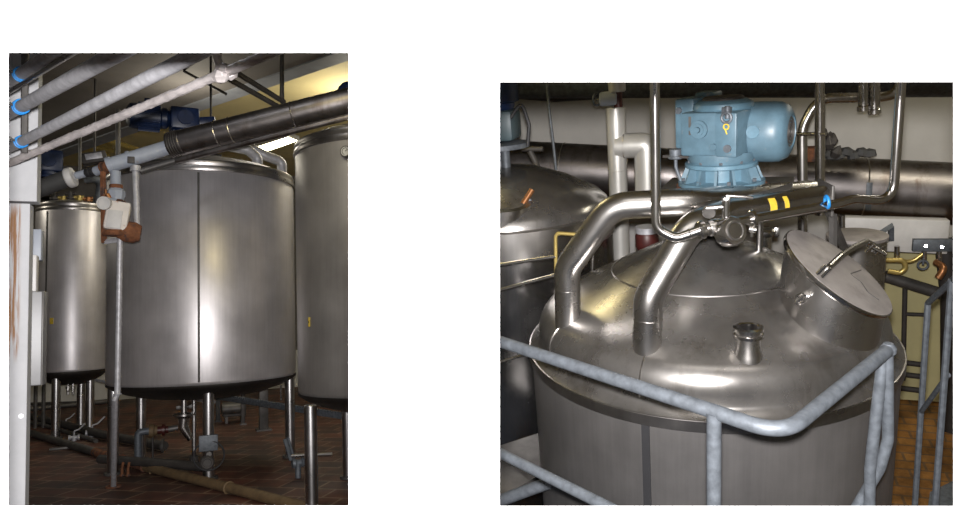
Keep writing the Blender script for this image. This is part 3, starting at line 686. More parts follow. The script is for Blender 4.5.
# clamp handles by the nearest tank's leg
y_h = 6.3
t = thing('lever_valve', A(295, 458, y_h), 'long lever valve beside the front leg of the nearest tank', 'valve')
MB().tube([A(289, 456, 7.6), A(332, 454, 7.6)], .02, seg=10).build('lever', 'satin', t)
MB().tube([A(285, 439, 7.6), A(291, 460, 7.6)], .022, seg=8).tube([A(288, 437, 7.62), A(294, 458, 7.62)], .012, seg=8).build('arm', 'galv', t)
p = A(298, 463, 7.6); MB().lathe(p+V((-.06, 0, 0)), [(0, 0), (.045, 0), (.05, .03), (.035, .04), (.035, .09), (.05, .1), (.045, .13), (0, .13)], (1, .1, 0)).cyl(V((p.x, p.y, 0)), p, .03).build('body', 'galv', t)
p = A(281, 395, 9.6); bar('thin_rod', [p+V((0, 0, .25)), A(281, 400, 9.6)], .012, 'satin', 'thin bright rod hanging behind the right leg of the central tank', 'rod')
# far left corner: small manifold on the back wall
for i, px in enumerate((36, 44)):
    p = A(px, 372, 13.8); q_ = A(px, 409, 13.8)
    bar('riser_pipe', [V((p.x, p.y, 0)), V((p.x, p.y, 1.0))], .03, 'darksteel', ('outer', 'inner')[i]+' of two thin risers below the steel cabinet', 'pipe', 'thin risers in the far corner')
p0, p1 = A.z(30, 404, .04), A.z(106, 402, .04)
bar('corner_pipe', [p0, p1], .035, 'darksteel', 'dark level pipe behind the legs of the narrow tank', 'pipe')
for px in (68, 73):
    p = A(px, 388, 12.4); tag(MB().cyl(p+V((0, 0, -.1)), p+V((0, 0, .12)), .02).cyl(p+V((0, 0, -.02)), p+V((0, 0, .02)), .035).build('bottom_nozzle', 'satin'), ('left' if px == 68 else 'right')+' of two little nozzles under the narrow tank', 'nozzle', 'nozzles under the narrow tank')
p = A(100, 160, 17.9)
slab('baseboard_back', [(-7, 17.9, 0), (6.1, 17.9, 0), (6.1, 17.9, .9), (-7, 17.9, .9)], (0, .08, 0), 'wallgrey')

# ================================================================== ROOM B
cur = B
_r = B.ray(379, 60); kB = _r.x/_r.y; _r = B.ray(985, 80); kD = max(_r.x/_r.y, B.ray(985, 506).x/B.ray(985, 506).y); kC = B.ray(497.5, 294).x/B.ray(497.5, 294).y
outB = [(kB*1.9, 1.9), (kB*5.22, 5.22), (kC*5.22, 5.22), (kC*8.3, 8.3), (5, 8.3), (5, 5.0), (kD*1.9, 1.9)]
slab('floor_lower', [(x, y, 0) for x, y in outB], (0, 0, -.1), 'floorB')
slab('wall_far', [(kC*8.3, 8.3, -.1), (5, 8.3, -.1), (5, 8.3, 4.6), (kC*8.3, 8.3, 4.6)], (0, .2, 0), 'wallgrey')
slab('wall_end', [(kD*1.9+.05, 1.9, 0), (5.05, 4.9, 0), (5.05, 4.9, 4.6), (kD*1.9+.05, 1.9, 4.6)], (.05, 0, 0), 'wallgrey')
slab('wall_end_rear', [(5, 5.0, 0), (5, 8.3, 0), (5, 8.3, 4.6), (5, 5.0, 4.6)], (.2, 0, 0), 'wallgrey')
for nm, (p, q) in zip(('wall_near', 'wall_jog', 'wall_left_rear'), zip(outB[:3], outB[1:4])):
    slab(nm, [(*p, 2.1), (*q, 2.1), (*q, 4.6), (*p, 4.6)], (-.03, .01, 0) if nm != 'wall_jog' else (0, .03, 0), 'wallgrey')
slab('ceiling_upper', [(x, y, 4.7) for x, y in outB], (0, 0, .1), 'ceil')
TCc = V((-.109, 3.522, 0)); R = .9; LZ = 2.605
t2 = thing('jacketed_tank', (TCc.x, TCc.y, 0), 'large stainless tank in the railing with manway, nozzle and blue drive above', 'tank', 'stainless tanks below the platform')
MB().lathe(TCc, [(.80, .62), (.86, .66), (.885, .72), (.885, LZ-.05)], seg=128).build('jacket', 'jack', t2, 50)
MB().lathe(TCc, [(.884, LZ-.05), (.90, LZ-.05), (.90, LZ-.002), (.898, LZ), (.85, LZ+.003)], seg=128).build('lip', 'rimsteel', t2, 30)
def lidprof():
    pr = [(.893, LZ+.0), (.852, LZ+.022), (.842, LZ+.04)]
    for i in range(0, 11):
        a = math.radians(i*6.0); pr.append((.710+.13*math.cos(a), LZ+.085+.13*math.sin(a)))
    r0, z0 = pr[-1]
    for k in range(1, 13):
        f_ = k/12; r_ = r0+(.10-r0)*f_; pr.append((r_, z0+(3.15-z0)*(f_**.95)))
    pr.append((0, 3.155)); return pr
LP = lidprof()
def lid_z(r):
    for (r1, z1), (r2, z2) in zip(LP[4:], LP[5:]):
        if r2 <= r <= r1: return z1+(z2-z1)*(r1-r)/(r1-r2+1e-9)
    return LP[4][1]
MB().lathe(TCc, LP, seg=128).build('domed_lid', 'lid', t2, 50)
zc = lid_z(.45); MB().torus(TCc+V((0, 0, zc-.002)), .45, .005, (0, 0, 1), 96, 6).build('weld_line', 'rimsteel', t2)
for k in range(4):
    a = math.radians((-146, -106, 20, 110)[k]); d = V((math.cos(a), math.sin(a), 0)); pts = [TCc+d*r_+V((0, 0, z_+.002)) for r_, z_ in LP[2:16:2]]
    MB().tube(pts, .004, seg=6).build('weld_line', 'satin', t2)
# seam on the jacket
d = B.ray(645, 460); P_ = None
def on_t2(px, py, R_):
    d = B.ray(px, py); a = d.x**2+d.y**2; b = -2*(d.x*TCc.x+d.y*TCc.y); c = TCc.x**2+TCc.y**2-R_**2
    q = max(b*b-4*a*c, 0); t = (-b-math.sqrt(q))/(2*a); P = V((0, 0, B.H))+d*t; return P, V((P.x-TCc.x, P.y-TCc.y, 0)).normalized()
P_, n = on_t2(646, 440, .885); s_ = V((0, 0, 1)).cross(n)
MB().box(V((P_.x, P_.y, 1.62)), (.034, .012, 1.86), axes=(s_, -n, V((0, 0, 1)))).build('seam_strip', 'black', t2)
for a in (35, 125, 215, 305):
    a = math.radians(a); MB().cyl(TCc+V((math.cos(a)*.7, math.sin(a)*.7, 0)), TCc+V((math.cos(a)*.7, math.sin(a)*.7, .68)), .05).build('leg', 'leg', t2)
def lid_pt(px, py):
    """where the ray meets the domed lid"""
    d = B.ray(px, py); best = None
    for i in range(2400):
        t = 2.2+i*.001; P = V((0, 0, B.H))+d*t; r = math.hypot(P.x-TCc.x, P.y-TCc.y)
        if r < .845 and P.z <= lid_z(r): return P
    return V((0, 0, B.H))+d*3.2
# nozzle
P_ = lid_pt(748, 351)
nz = MB().lathe(P_-V((0, 0, .05)), [(.062, 0), (.058, .04), (.047, .07), (.045, .115)], seg=32).build('lid_nozzle', 'satin', t2)
part_label(nz, 'short open steel nozzle on the front of the lid')
MB().lathe(P_+V((0, 0, .062)), [(.046, 0), (.060, .004), (.060, .016), (.050, .02), (.050, .028), (.059, .032), (.059, .043), (.046, .046), (.040, .042), (.038, -.05), (0, -.05)], seg=32).build('ferrule', 'polish', nz)
# blank pads near bases
# large swept pipes
def sweep(pts, r, label, fillet, name='swept_pipe'):
    P = [B(*q) for q in pts]; t = thing(name, P[0], label, 'pipe', 'large bent pipes rising from the domed lid')
    base = P[0].copy(); b2 = base-V((0, 0, .16))
    MB().tube([b2]+P, r, fillet=[.05]+fillet, seg=36, n=10).build('pipe', 'satin', t)
    MB().torus(P[0]+(P[1]-P[0])*.62, r*1.0, .0016, (P[1]-P[0]), 36, 6).build('weld_ring', 'satin', t)
    return t
bl = lid_pt(569, 318); br_ = lid_pt(647, 343)
BL = bl.y; BR = br_.y
sweep([(568, 321, BL), (567, 268, BL), (612, 206, BL+.0), (690, 202, BL+.03), (812, 193, BL+.62)], .062, 'large bent steel pipe on the left shoulder of the domed lid', [.16, .16, .2])
sweep([(647, 349, BR), (648, 298, BR), (690, 226, BR+.12), (728, 213, BR+.3), (822, 199, BR+.62)], .062, 'large bent steel pipe nearer the nozzle on the domed lid', [.16, .16, .2])
# inspection pad beside the front pipe
# manway
lc = B(838, 271.5, 3.22)
ncam = V((.43, .72, .545)).normalized(); nr = (B.R @ ncam).normalized()
rm = B.m(61, lc)
x_, y_, _ = frame(nr); m = MB(); nn = 72; dn_ = V((-.10, 0, -1)).normalized()
ring = [lc-nr*.018+(x_*math.cos(2*PI*i/nn)+y_*math.sin(2*PI*i/nn))*rm*.95 for i in range(nn)]
vs = []; fs = []
for k in range(5): vs += [p+dn_*(.30*k/4) for p in ring]
for k in range(4):
    for i in range(nn): fs.append((k*nn+i, k*nn+(i+1) % nn, (k+1)*nn+(i+1) % nn, (k+1)*nn+i))
mw = m.add(vs, fs).build('manway', 'satin', t2, 50)
part_label(mw, 'slanting round manway with a dusty lid and bar handle')
MB().lathe(lc, [(rm*.94, -.02), (rm*.99, -.018), (rm, -.012), (rm, .0), (rm*.985, .006), (rm*.6, .016), (0, .02)], nr, 72).build('lid', 'lidtop', mw, 40)
MB().lathe(lc, [(rm*.985, .0055), (rm*1.004, .003), (rm*1.006, -.01), (rm*.99, -.019)], nr, 72).build('lid_edge', 'polish', mw)
def on_lid(px, py, h=.02):
    d = B.ray(px, py); o_ = V((0, 0, B.H)); t = ((lc+nr*h)-o_).dot(nr)/d.dot(nr); return o_+d*t
h1, h2, h3 = on_lid(822, 274), on_lid(846, 255), on_lid(872, 251)
hp = [h1, h1+nr*.035, on_lid(833, 264)+nr*.05, h2+nr*.05, on_lid(858, 250)+nr*.055, h3+nr*.03, h3+nr*.0]
MB().tube(hp, .0135, fillet=.03, seg=12).build('bar_handle', 'satin', mw)
for q_, l_ in ((on_lid(817, 274), .05), (on_lid(822, 277), .05), (on_lid(844, 256), .045), (on_lid(866, 252), .05), (on_lid(875, 254), .05)):
    MB().cyl(q_, q_+nr*l_, .008, seg=10).build('lug', 'polish', mw)
q_ = on_lid(870, 253); MB().cyl(q_+nr*.03-V((.05, 0, -.03)), q_+nr*.03+V((.05, 0, -.03)), .01).build('hinge_pin', 'polish', mw)
pth = [on_lid(*p, h=.018) for p in ((861, 270), (850, 274), (861, 282), (868, 292), (879, 300))]
MB().tube(pth, .0022, seg=6, fillet=.01).build('scratched_outline', 'darksteel', mw)
# clamp fitting on the neck
x_, y_, _ = frame(nr); vw = (V((0, 0, B.H))-lc).normalized()
best = B(802, 298, 3.0)
side = (best-lc); side = (side-nr*side.dot(nr)).normalized()
q_ = lc+side*rm*.96-nr*(-(best-lc).dot(nr))
ft_ = MB().box(q_, (.035, .035, .05), bev=.006, axes=(side.cross(nr), side, nr)).cyl(q_-nr*.03+side*.02, q_+nr*.03+side*.02, .01).torus(q_+side*.025, .018, .005, side)
ft_.build('side_latch', 'polish', mw)

# ---- drive
gc = B(721, 184, 3.55)
zb = gc.z
dr_ = thing('agitator_motor', (gc.x, gc.y, zb), 'big pale blue agitator gearbox and motor above the domed lid', 'agitator', None)
th = math.radians(-24)
ux, uy, uz = V((math.cos(th), math.sin(th), 0)), V((-math.sin(th), math.cos(th), 0)), V((0, 0, 1))
P = lambda x, y, z: V((gc.x, gc.y, zb))+ux*x+uy*y+uz*z
MB().lathe(P(0, 0, 0), [(0, 0), (.196, 0), (.2, .004), (.2, .022), (.15, .026), (.135, .03), (.135, .09), (0, .09)], seg=56).build('base_flange', 'bluedk', dr_)
m = MB()
for i in range(14):
    a = 2*PI*i/14+.1; dd_ = V((math.cos(a), math.sin(a), 0)); q0 = V((gc.x, gc.y, zb))
    tv = V((-dd_.y, dd_.x, 0))*.006
    poly = [q0+dd_*.13+V((0, 0, .024))-tv, q0+dd_*.192+V((0, 0, .024))-tv, q0+dd_*.165+V((0, 0, .09))-tv, q0+dd_*.13+V((0, 0, .09))-tv]
    m.prism(poly, tv*2)
m.build('web_ribs', 'blue', dr_)
MB().lathe(P(0, 0, .09), [(0, 0), (.163, 0), (.168, .004), (.168, .02), (.160, .024), (0, .024)], seg=56).build('top_flange', 'bluedk', dr_)
MB().bolts(P(0, 0, .115), .15, 10, .009, .012).bolts(P(0, 0, .026), .178, 8, .01, .014, ph=.2).build('bolts', 'galv', dr_)
MB().lathe(P(0, 0, .112), [(0, 0), (.15, 0), (.158, .02), (.158, .05), (0, .05)], seg=48).box(P(0, 0, .255), (.28, .285, .205), bev=.014, axes=(ux, uy, uz)).build('gearbox', 'blue', dr_)
MB().box(P(.09, -.144, .255), (.10, .02, .198), bev=.006, axes=(ux, uy, uz)).build('front_panel', 'blue', dr_)
MB().box(P(-.165, .05, .295), (.10, .20, .24), bev=.012, axes=(ux, uy, uz)).box(P(-.12, .12, .41), (.10, .10, .05), bev=.01, axes=(ux, uy, uz)).build('side_housing', 'blue', dr_)
MB().lathe(P(0, .02, .355), [(0, 0), (.135, 0), (.14, .01), (.135, .03), (.11, .045), (.06, .05), (.055, .06), (0, .062)], seg=48).build('top_cover', 'bluedk', dr_)
MB().lathe(P(0, .02, .405), [(.0, .012), (.085, .012), (.095, .004), (.095, -.005)], seg=40).build('cover_cap', 'dark', dr_)
MB().cyl(P(-.04, -.142, .28), P(-.04, -.157, .28), .042, seg=32).cyl(P(-.04, -.157, .28), P(-.04, -.164, .28), .028, seg=32).cyl(P(-.04, -.164, .28), P(-.04, -.172, .28), .012).build('sight_plug', 'blue', dr_)
MB().cyl(P(.10, -.153, .195), P(.10, -.162, .195), .018).build('grey_plug', 'galv', dr_)
MB().cyl(P(-.19, -.05, .36), P(-.19, -.062, .36), .016).build('grey_plug', 'galv', dr_)
MB().cyl(P(.03, -.141, .20), P(.03, -.158, .20), .016, seg=16).build('lower_plug', 'blue', dr_)
lg = MB().torus(P(.10, -.167, .335), .022, .007, uy, 24, 8).cyl(P(.10, -.157, .33), P(.10, -.157, .385), .012).box(P(.09, -.142, .365), (.04, .03, .03), bev=.005, axes=(ux, uy, uz))
lg.build('lifting_eye', 'galv', dr_)
MB().torus(P(.10, -.170, .295), .012, .0035, uy, 16, 6).cyl(P(.095, -.170, .285), P(.105, -.172, .262), .003).build('yellow_tie', 'yellow', dr_)
MB().box(P(-.088, -.143, .315), (.012, .004, .05), axes=(ux, uy, uz)).box(P(-.088, -.143, .265), (.01, .004, .02), axes=(ux, uy, uz)).build('cast_lettering', 'darksteel', dr_)
mo = P(.05, .09, .238); mdir = V((.95, -.32, 0)).normalized()
mt_ = MB().lathe(mo, [(.11, 0), (.139, .02), (.141, .04), (.141, .15), (.137, .19), (.12, .222), (.085, .238), (.075, .238), (.072, .228), (0, .226)], mdir, 56).build('motor', 'blue', dr_, 40)
m = MB()
for r_ in (.02, .035, .05, .065): m.torus(mo+mdir*.230, r_, .005, mdir, 32, 6)
m.build('fan_grille', 'darksteel', mt_)
vd = (V((0, 0, B.H))-mo).normalized(); sd = (vd-mdir*vd.dot(mdir)).normalized()
MB().cyl(mo+mdir*.105+sd*.130, mo+mdir*.105+sd*.147, .03).build('round_boss', 'bluedk', mt_)
q_ = P(-.19, -.09, .14)
MB().cyl(q_, q_+V((0, 0, .04)), .03).torus(q_, .03, .008, (0, 0, 1)).build('shackle', 'galv', dr_)
MB().tube([q_, q_+V((.0, 0, -.05)), q_+V((.03, 0, -.14)), q_+V((.08, .03, -.17))], .009, fillet=.05).build('cable', 'galv', dr_)
MB().box(P(-.17, -.02, .145), (.16, .18, .012), axes=(ux, uy, uz)).build('side_plate', 'dark', dr_)
# mounting plate and stool on the lid
mp_ = thing('drive_mount', (gc.x, gc.y, 3.19), 'rust-edged steel mounting plate and stool under the blue drive', 'mount')
MB().lathe((gc.x, gc.y, zb-.012), [(0, 0), (.21, 0), (.21, .012), (0, .012)], seg=48).build('packing_ring', 'rust', mp_)
MB().box((gc.x+.02, gc.y+.03, zb-.022), (.60, .46, .018), rot=-.12, bev=.003).build('plate', 'darksteel', mp_)
MB().cyl((gc.x, gc.y, 3.0), (gc.x, gc.y, zb-.03), .10, seg=36).build('stool', 'darksteel', mp_)
for a in (0.6, 2.5, 4.2, 5.6):
    c = V((gc.x+.02+.2*math.cos(a), gc.y+.03+.15*math.sin(a), 0)); MB().cyl(V((c.x, c.y, 3.0)), V((c.x, c.y, zb-.03)), .015).build('stud', 'satin', mp_)

# ---- process pipe with valve, left thin polished pipe, right one
yv = 2.62
tp = thing('process_pipe', B(655, 160, yv), 'polished thin upright pipe bending into the valve, nearest the blue drive', 'pipe', 'thin polished pipes')
rr_ = B.m(4.9, B(655, 150, yv))
pp = [B(654.5, 40, yv), B(656, 229, yv), B(676, 238.5, yv), B(704, 229, yv+.02)]
MB().tube(pp, rr_, fillet=[.06, .05], seg=24, n=10).build('pipe', 'polish', tp)
MB().torus(B(690, 234, yv+.01), rr_*1.02, .003, pp[3]-pp[2]).build('weld_ring', 'polish', tp)
vv = thing('butterfly_valve', B(728, 226, yv+.03), 'steel butterfly valve with clamps joining the two thin polished pipes', 'valve')
a_, b_ = B(700, 230, yv+.02), B(752, 219, yv+.14); dx = (b_-a_).normalized()
def cr(px, py, Y, R_, w_, seg=28, k=None):
    c = B(px, py, Y); return MB().lathe(c-dx*w_/2, [(0, 0), (R_*.9, 0), (R_, w_*.15), (R_, w_*.85), (R_*.9, w_), (0, w_)], dx, seg)
MB().tube([a_, b_], rr_*.98, seg=20).build('bore', 'polish', vv)
cr(701, 230, yv+.02, .034, .022).build('clamp', 'polish', vv)
cr(714, 227.5, yv+.04, .030, .05).build('body', 'satin', vv)
cr(722, 231, yv+.03, .045, .022).build('flange_ring', 'polish', vv)
cr(752, 219, yv+.14, .033, .018).build('clamp', 'polish', vv)
cf = B(735, 230.5, yv-.0); fd = (V((0, 0, B.H))-cf).normalized(); fd = (fd+V((.75, 0, .15))).normalized()
MB().lathe(cf-fd*.06, [(0, 0), (.05, 0), (.056, .008), (.056, .05), (.05, .06), (.03, .06), (.028, .064), (0, .064)], fd, 12).build('hex_union', 'polish', vv)
MB().torus(cf+fd*.003, .033, .004, fd, 28, 6).build('union_ring', 'satin', vv)
c = B(726, 216, yv+.03); MB().cyl(c-V((0, 0, .03)), c+V((0, 0, .06)), .014).box(c+V((.0, 0, .055)), (.03, .02, .03), bev=.004).build('spindle', 'polish', vv)
MB().tube([c+V((.0, 0, .075)), c+V((.06, 0, .07)), c+V((.09, .01, .062))], .006).cyl(c+V((-.07, 0, .03)), c+V((.0, 0, .035)), .009).build('handle', 'satin', vv)
c = B(709, 210, yv+.05); MB().cyl(c, c+V((0, -.02, -.01)), .024).build('round_knob', 'darksteel', vv)
c = B(752, 229, yv+.12); MB().cyl(c-V((.012, 0, 0)), c+V((.016, 0, -.004)), .012).cyl(c, c+V((0, 0, -.03)), .006).build('wing_nut', 'polish', vv)
tp2 = thing('process_pipe', B(840, 204, 3.0), 'polished thin pipe rising by the upper right wall and running to the valve', 'pipe', 'thin polished pipes')
pp = [b_, B(838, 203.5, 2.98), B(853, 199, 3.02), B(893, 201.5, 3.1), B(904, 40, 3.1)]
MB().tube(pp, rr_*1.0, fillet=[.1, .1, .09], seg=24, n=10).build('pipe', 'polish', tp2)
for (px, py, Y, lb) in ((768, 218, 2.75, 'large'),):
    pass
# yellow stickers on the big pipe
def band(px, py, Y, w_, R_, dirv, lb, mt='yellow', name='sticker', a0=-.9, a1=.8):
    c = B(px, py, Y); x_, y_, a_ = frame(dirv); view = (V((0, 0, B.H))-c); th0 = math.atan2(view.dot(y_), view.dot(x_)); m = MB(); vs = []; fs = []; n_ = 12
    for i in range(n_+1):
        t = th0+a0+(a1-a0)*i/n_; d_ = x_*math.cos(t)+y_*math.sin(t)
        for hh in (-w_/2, w_/2):
            for rr in (R_, R_+.0015): vs.append(c+d_*rr+a_*(hh+.004*math.sin(i*2.1)))
    for i in range(n_):
        o_ = i*4; fs += [(o_+1, o_+3, o_+7, o_+5), (o_, o_+4, o_+6, o_+2), (o_, o_+1, o_+5, o_+4), (o_+2, o_+6, o_+7, o_+3)]
    fs += [(0, 2, 3, 1), (n_*4, n_*4+1, n_*4+3, n_*4+2)]
    return m.add(vs, fs)
pa_, pb_ = B(728, 213, BR+.3), B(822, 199, BR+.62); pdir = (pb_-pa_).normalized()
def onpipe(px): 
    return min(((abs(481.5+F*((B.R.transposed() @ (pa_+(pb_-pa_)*i/100-V((0, 0, B.H)))).x/-(B.R.transposed() @ (pa_+(pb_-pa_)*i/100-V((0, 0, B.H)))).z)-px), i) for i in range(101)))[1]/100
def pband(px, w_, a0, a1, lb):
    c = pa_+(pb_-pa_)*onpipe(px); x_, y_, a_ = frame(pdir); view = V((0, 0, B.H))-c; th0 = math.atan2(view.dot(y_), view.dot(x_)); vs = []; fs = []; n_ = 10
    R_ = .0625
    for i in range(n_+1):
        t = th0+a0+(a1-a0)*i/n_; d_ = x_*math.cos(t)+y_*math.sin(t)
        for hh in (-w_/2, w_/2):
            for rr in (R_, R_+.0015): vs.append(c+d_*rr+a_*hh)
    for i in range(n_):
        o_ = i*4; fs += [(o_+1, o_+3, o_+7, o_+5), (o_, o_+4, o_+6, o_+2), (o_, o_+1, o_+5, o_+4), (o_+2, o_+6, o_+7, o_+3)]
    fs += [(0, 2, 3, 1), (n_*4, n_*4+1, n_*4+3, n_*4+2)]
    o_ = MB().add(vs, fs).build('hazard_sticker', 'yellow'); tag(o_, lb, 'sticker', 'yellow stickers on the large pipe'); return o_
pband(764, .035, -.6, .5, 'yellow sticker on the large pipe, nearest the valve')
pband(777, .022, -.6, .4, 'yellow sticker on the large pipe, farther from the valve')
pband(768, .018, .75, 1.35, 'narrow yellow sticker on top of the large pipe')
# end bracket and blue clip
eb = thing('pipe_bracket', B(828, 210, 3.5), 'grey steel bracket plate holding the pipe ends, with a blue clip', 'bracket')
c = B(826, 196, BR+.64)
MB().box(c+V((0, .02, -.01)), (.012, .20, .14), bev=.003, rot=.2).build('plate', 'darksteel', eb)
a1_, a2_ = B(826, 205, 3.5), B(845, 250, 3.9); MB().tube([a1_, a2_], .022, seg=6).build('arm', 'darksteel', eb)
a1_, a2_ = B(833, 214, 3.55), B(833, 262, 3.55); MB().tube([a1_, a2_], .018, seg=4).build('leg', 'darksteel', eb)
c = B(827, 202, 2.94); part_label(MB().torus(c, rr_*1.3, .006, (1, .2, .1), 28, 8).build('blue_clip', 'clip', eb), 'bright blue pipe clip')

# ---- behind the lid: nozzle with clamp, sight glass, rear post duct
P_ = B(764, 246, 3.95); 
nz = MB().cyl(P_-V((0, 0, .25)), P_+V((0, 0, .09)), .038).build('rear_nozzle', 'polish', t2)
MB().lathe(P_+V((0, 0, .06)), [(0, 0), (.055, 0), (.06, .01), (.06, .03), (.05, .04), (0, .04)]).box(P_+V((.06, 0, .08)), (.03, .03, .05), bev=.005).build('clamp', 'satin', nz)
P_ = B(647, 240, 4.6)
sg = thing('sight_glass', P_, 'dark red sight glass unit between white collars behind the lid', 'sight glass')
s__ = B.m(1, P_)
MB().lathe(P_-V((0, 0, 9*s__)), [(0, 0), (10*s__, 0), (11.5*s__, 3*s__), (11.5*s__, 14*s__), (10*s__, 17*s__), (0, 17*s__)], seg=28).build('glass_body', 'redbrown', sg)
MB().lathe(P_-V((0, 0, 9*s__)), [(0, 17*s__), (11*s__, 17*s__), (11*s__, 23*s__), (0, 23*s__)], seg=28).build('upper_collar', 'galv_pipe', sg)
MB().cyl(P_-V((0, 0, 70*s__)), P_-V((0, 0, 9*s__)), 7.5*s__, seg=28).build('lower_collar', 'galv_pipe', sg)
yp = 5.0
t = thing('clad_riser', B(617, 260, yp), 'aluminium clad riser duct with a side branch turning down', 'duct')
x0 = B(617, 150, yp).x; zt_ = B(617, 107, yp).z; zc_ = B(617, 146, yp).z; rr2 = B.m(9.3, B(617, 150, yp))
MB().cyl((x0, yp, .5), (x0, yp, zt_), rr2, seg=36, bev=.006).torus((x0, yp, B(617, 170, yp).z), rr2, .004).build('riser', 'alu', t)
x2 = B(647, 150, yp).x; rb = B.m(12.5, B(643, 150, yp))
MB().tube([(x0, yp, zc_), (x2, yp-.02, zc_), (x2, yp-.02, zc_-.5)], rb, fillet=.03, seg=32, n=3).build('branch', 'alu', t)
MB().torus((x0+rr2*.8, yp, zc_), rb*1.01, .005, (1, 0, 0), 32, 6).build('joint_band', 'satin', t)
ztop = B(617, 92, yp).z
MB().cyl((x0+.02, yp, zt_-.01), (x0+.02, yp, ztop+.02), .03).build('red_coupling', 'redbrown', t)
MB().cyl((x0+.015, yp, ztop), (x0+.015, yp, ztop+.5), rr2*.9, seg=32).build('upper_riser', 'alu', t)
P_ = B(603, 99, yp)
t = thing('pipe_valve', P_, 'small grey gate valve left of the red coupling', 'valve')
MB().cyl(P_+V((-.02, 0, 0)), P_+V((.1, 0, 0)), .05).build('body', 'pale', t)
MB().torus(P_-V((.04, .02, 0)), .04, .008, (1, -.6, 0)).cyl(P_-V((.05, .0, 0)), P_, .01).build('handwheel', 'galv', t)

# ---- ceiling pipe, big rear duct, wall pipes
P0, P1 = B(505, 82, 6.2), B(985, 77, 6.2)
tag(MB().tube([P0, P1], .145, seg=32).build('ceiling_pipe', 'galv'), 'thick dark grey pipe running level above the blue drive', 'pipe')
P0, P1 = B(505, 86, 6.95), B(650, 84, 6.6)
tag(MB().tube([P0, B(556, 89, 6.62), B(600, 86, 6.62)], .12, seg=28).build('lagged_pipe', 'gapb'), 'dull lagged pipe under the ceiling beside the hanging cord', 'pipe')
t = thing('exhaust_duct', B(850, 190, 7.4), 'big stained metal duct running level along the back wall', 'duct')
P0, P1 = B(504, 166, 7.4), B(990, 196, 7.4); dd_ = P1-P0
MB().tube([P0, P1], .285, seg=48).build('cladding', 'foil', t)
for px in (574, 648, 880): 
    f_ = (px-504)/486; MB().torus(P0+dd_*f_, .287, .006, dd_, 48, 6).build('joint_band', 'satin', t)
f_ = (881-504)/486; c = P0+dd_*f_
tag(MB().box(c+V((0, -.297, -.02)), (.05, .01, .26), bev=.003).build('duct_strap', 'galv'), 'pale vertical strap on the front of the stained duct', 'strap')
def bp(pts, r, mat, label, fillet=0, name='wall_pipe', g='pipes before the back wall'):
    return tag(MB().tube([B(*q) for q in pts], r, fillet=fillet, seg=18, n=8).build(name, mat), label, 'pipe', g)
r5 = B.m(5, B(820, 140, 5.6))
bp([(820, 60, 5.6), (820, 215, 5.6)], r5*.95, 'polish', 'polished upright pipe with a tie bar, in front of the duct')
bp([(803, 270, 5.8), (802, 128, 5.8), (818, 98, 5.8), (870, 97.5, 5.8), (896, 96, 5.8), (905, 60, 5.8)], r5, 'satin', 'steel pipe arching over to the capped stubs', [.3, .25, .1, .2])
bp([(842, 230, 6.0), (842, 215, 6.0), (843, 300, 6.0)], r5*.6, 'satin', 'thin pipe end dropping behind the pipe bracket')
bp([(797, 134, 5.7), (826, 134, 5.55)], .014, 'satin', 'thin tie bar clipped to the polished upright pipe', name='tie_bar')
for px, ln, lb in ((863.5, 111, 'left'), (874.5, 114, 'right')):
    a_, b_ = B(px, 70, 5.5), B(px, ln-5, 5.5); c_ = B(px, ln, 5.5)
    t = thing('capped_stub', c_, f'{lb} of two capped pipe stubs hanging below the ceiling pipe', 'pipe stub', 'capped pipe stubs')
    MB().cyl(a_, b_, B.m(5, b_)).build('pipe', 'satin', t)
    MB().cyl(b_, c_, B.m(6, b_)).build('cap', 'polish', t)
# hanging cord with its float
t = thing('hanging_cord', B(559, 186, 5.6), 'grey cord hanging by the back wall with a small weight', 'cord')
MB().tube([B(546, 70, 5.6), B(549, 110, 5.6), B(554, 150, 5.6), B(557, 180, 5.6)], .012, seg=8).build('cord', 'galv', t)
P_ = B(559, 182, 5.6); MB().lathe(P_-V((0, 0, .04)), [(0, 0), (.03, .005), (.035, .03), (.025, .055), (0, .06)]).build('weight', 'galv', t)
MB().tube([B(558, 184, 5.6), B(552, 178, 5.58), B(543, 180, 5.56), B(536, 187, 5.5)], .018, fillet=.03).tube([B(549, 180, 5.58), B(550, 196, 5.56)], .02).build('black_loop', 'black', t)
# ledge objects by the duct
P_ = B(811, 154, 6.9); tag(MB().box(P_, (.17, .15, .13), bev=.02).build('brick_block', 'rust'), 'reddish block lying on the duct behind the upright pipe', 'block')
P_ = B(828, 141, 6.8); 
t = thing('dark_rag', P_, 'dark crumpled rag on the duct beside the upright pipe', 'rag'); m = MB()
pts = []
for i in range(9): m.lathe(P_+V((random.uniform(-.07, .07), random.uniform(-.04, .04), random.uniform(-.1, .1))), [(0, -.06), (.03, -.05), (.05, 0), (.02, .05), (0, .07)], (random.uniform(-1, 1), random.uniform(-1, 1), 1), 7)
m.build('cloth', 'dark', t)
P_ = B(843, 155, 7.0); m = MB()
for i in range(7): m.lathe(P_+V((-.15+.06*i, 0, random.uniform(-.02, .03))), [(0, -.04), (.06, -.02), (.05, .03), (0, .05)], (random.uniform(-.4, .4), 0, 1), 8)
tag(m.build('rubble_lump', 'gapb'), 'grey lump of old lagging on the duct', 'lump')
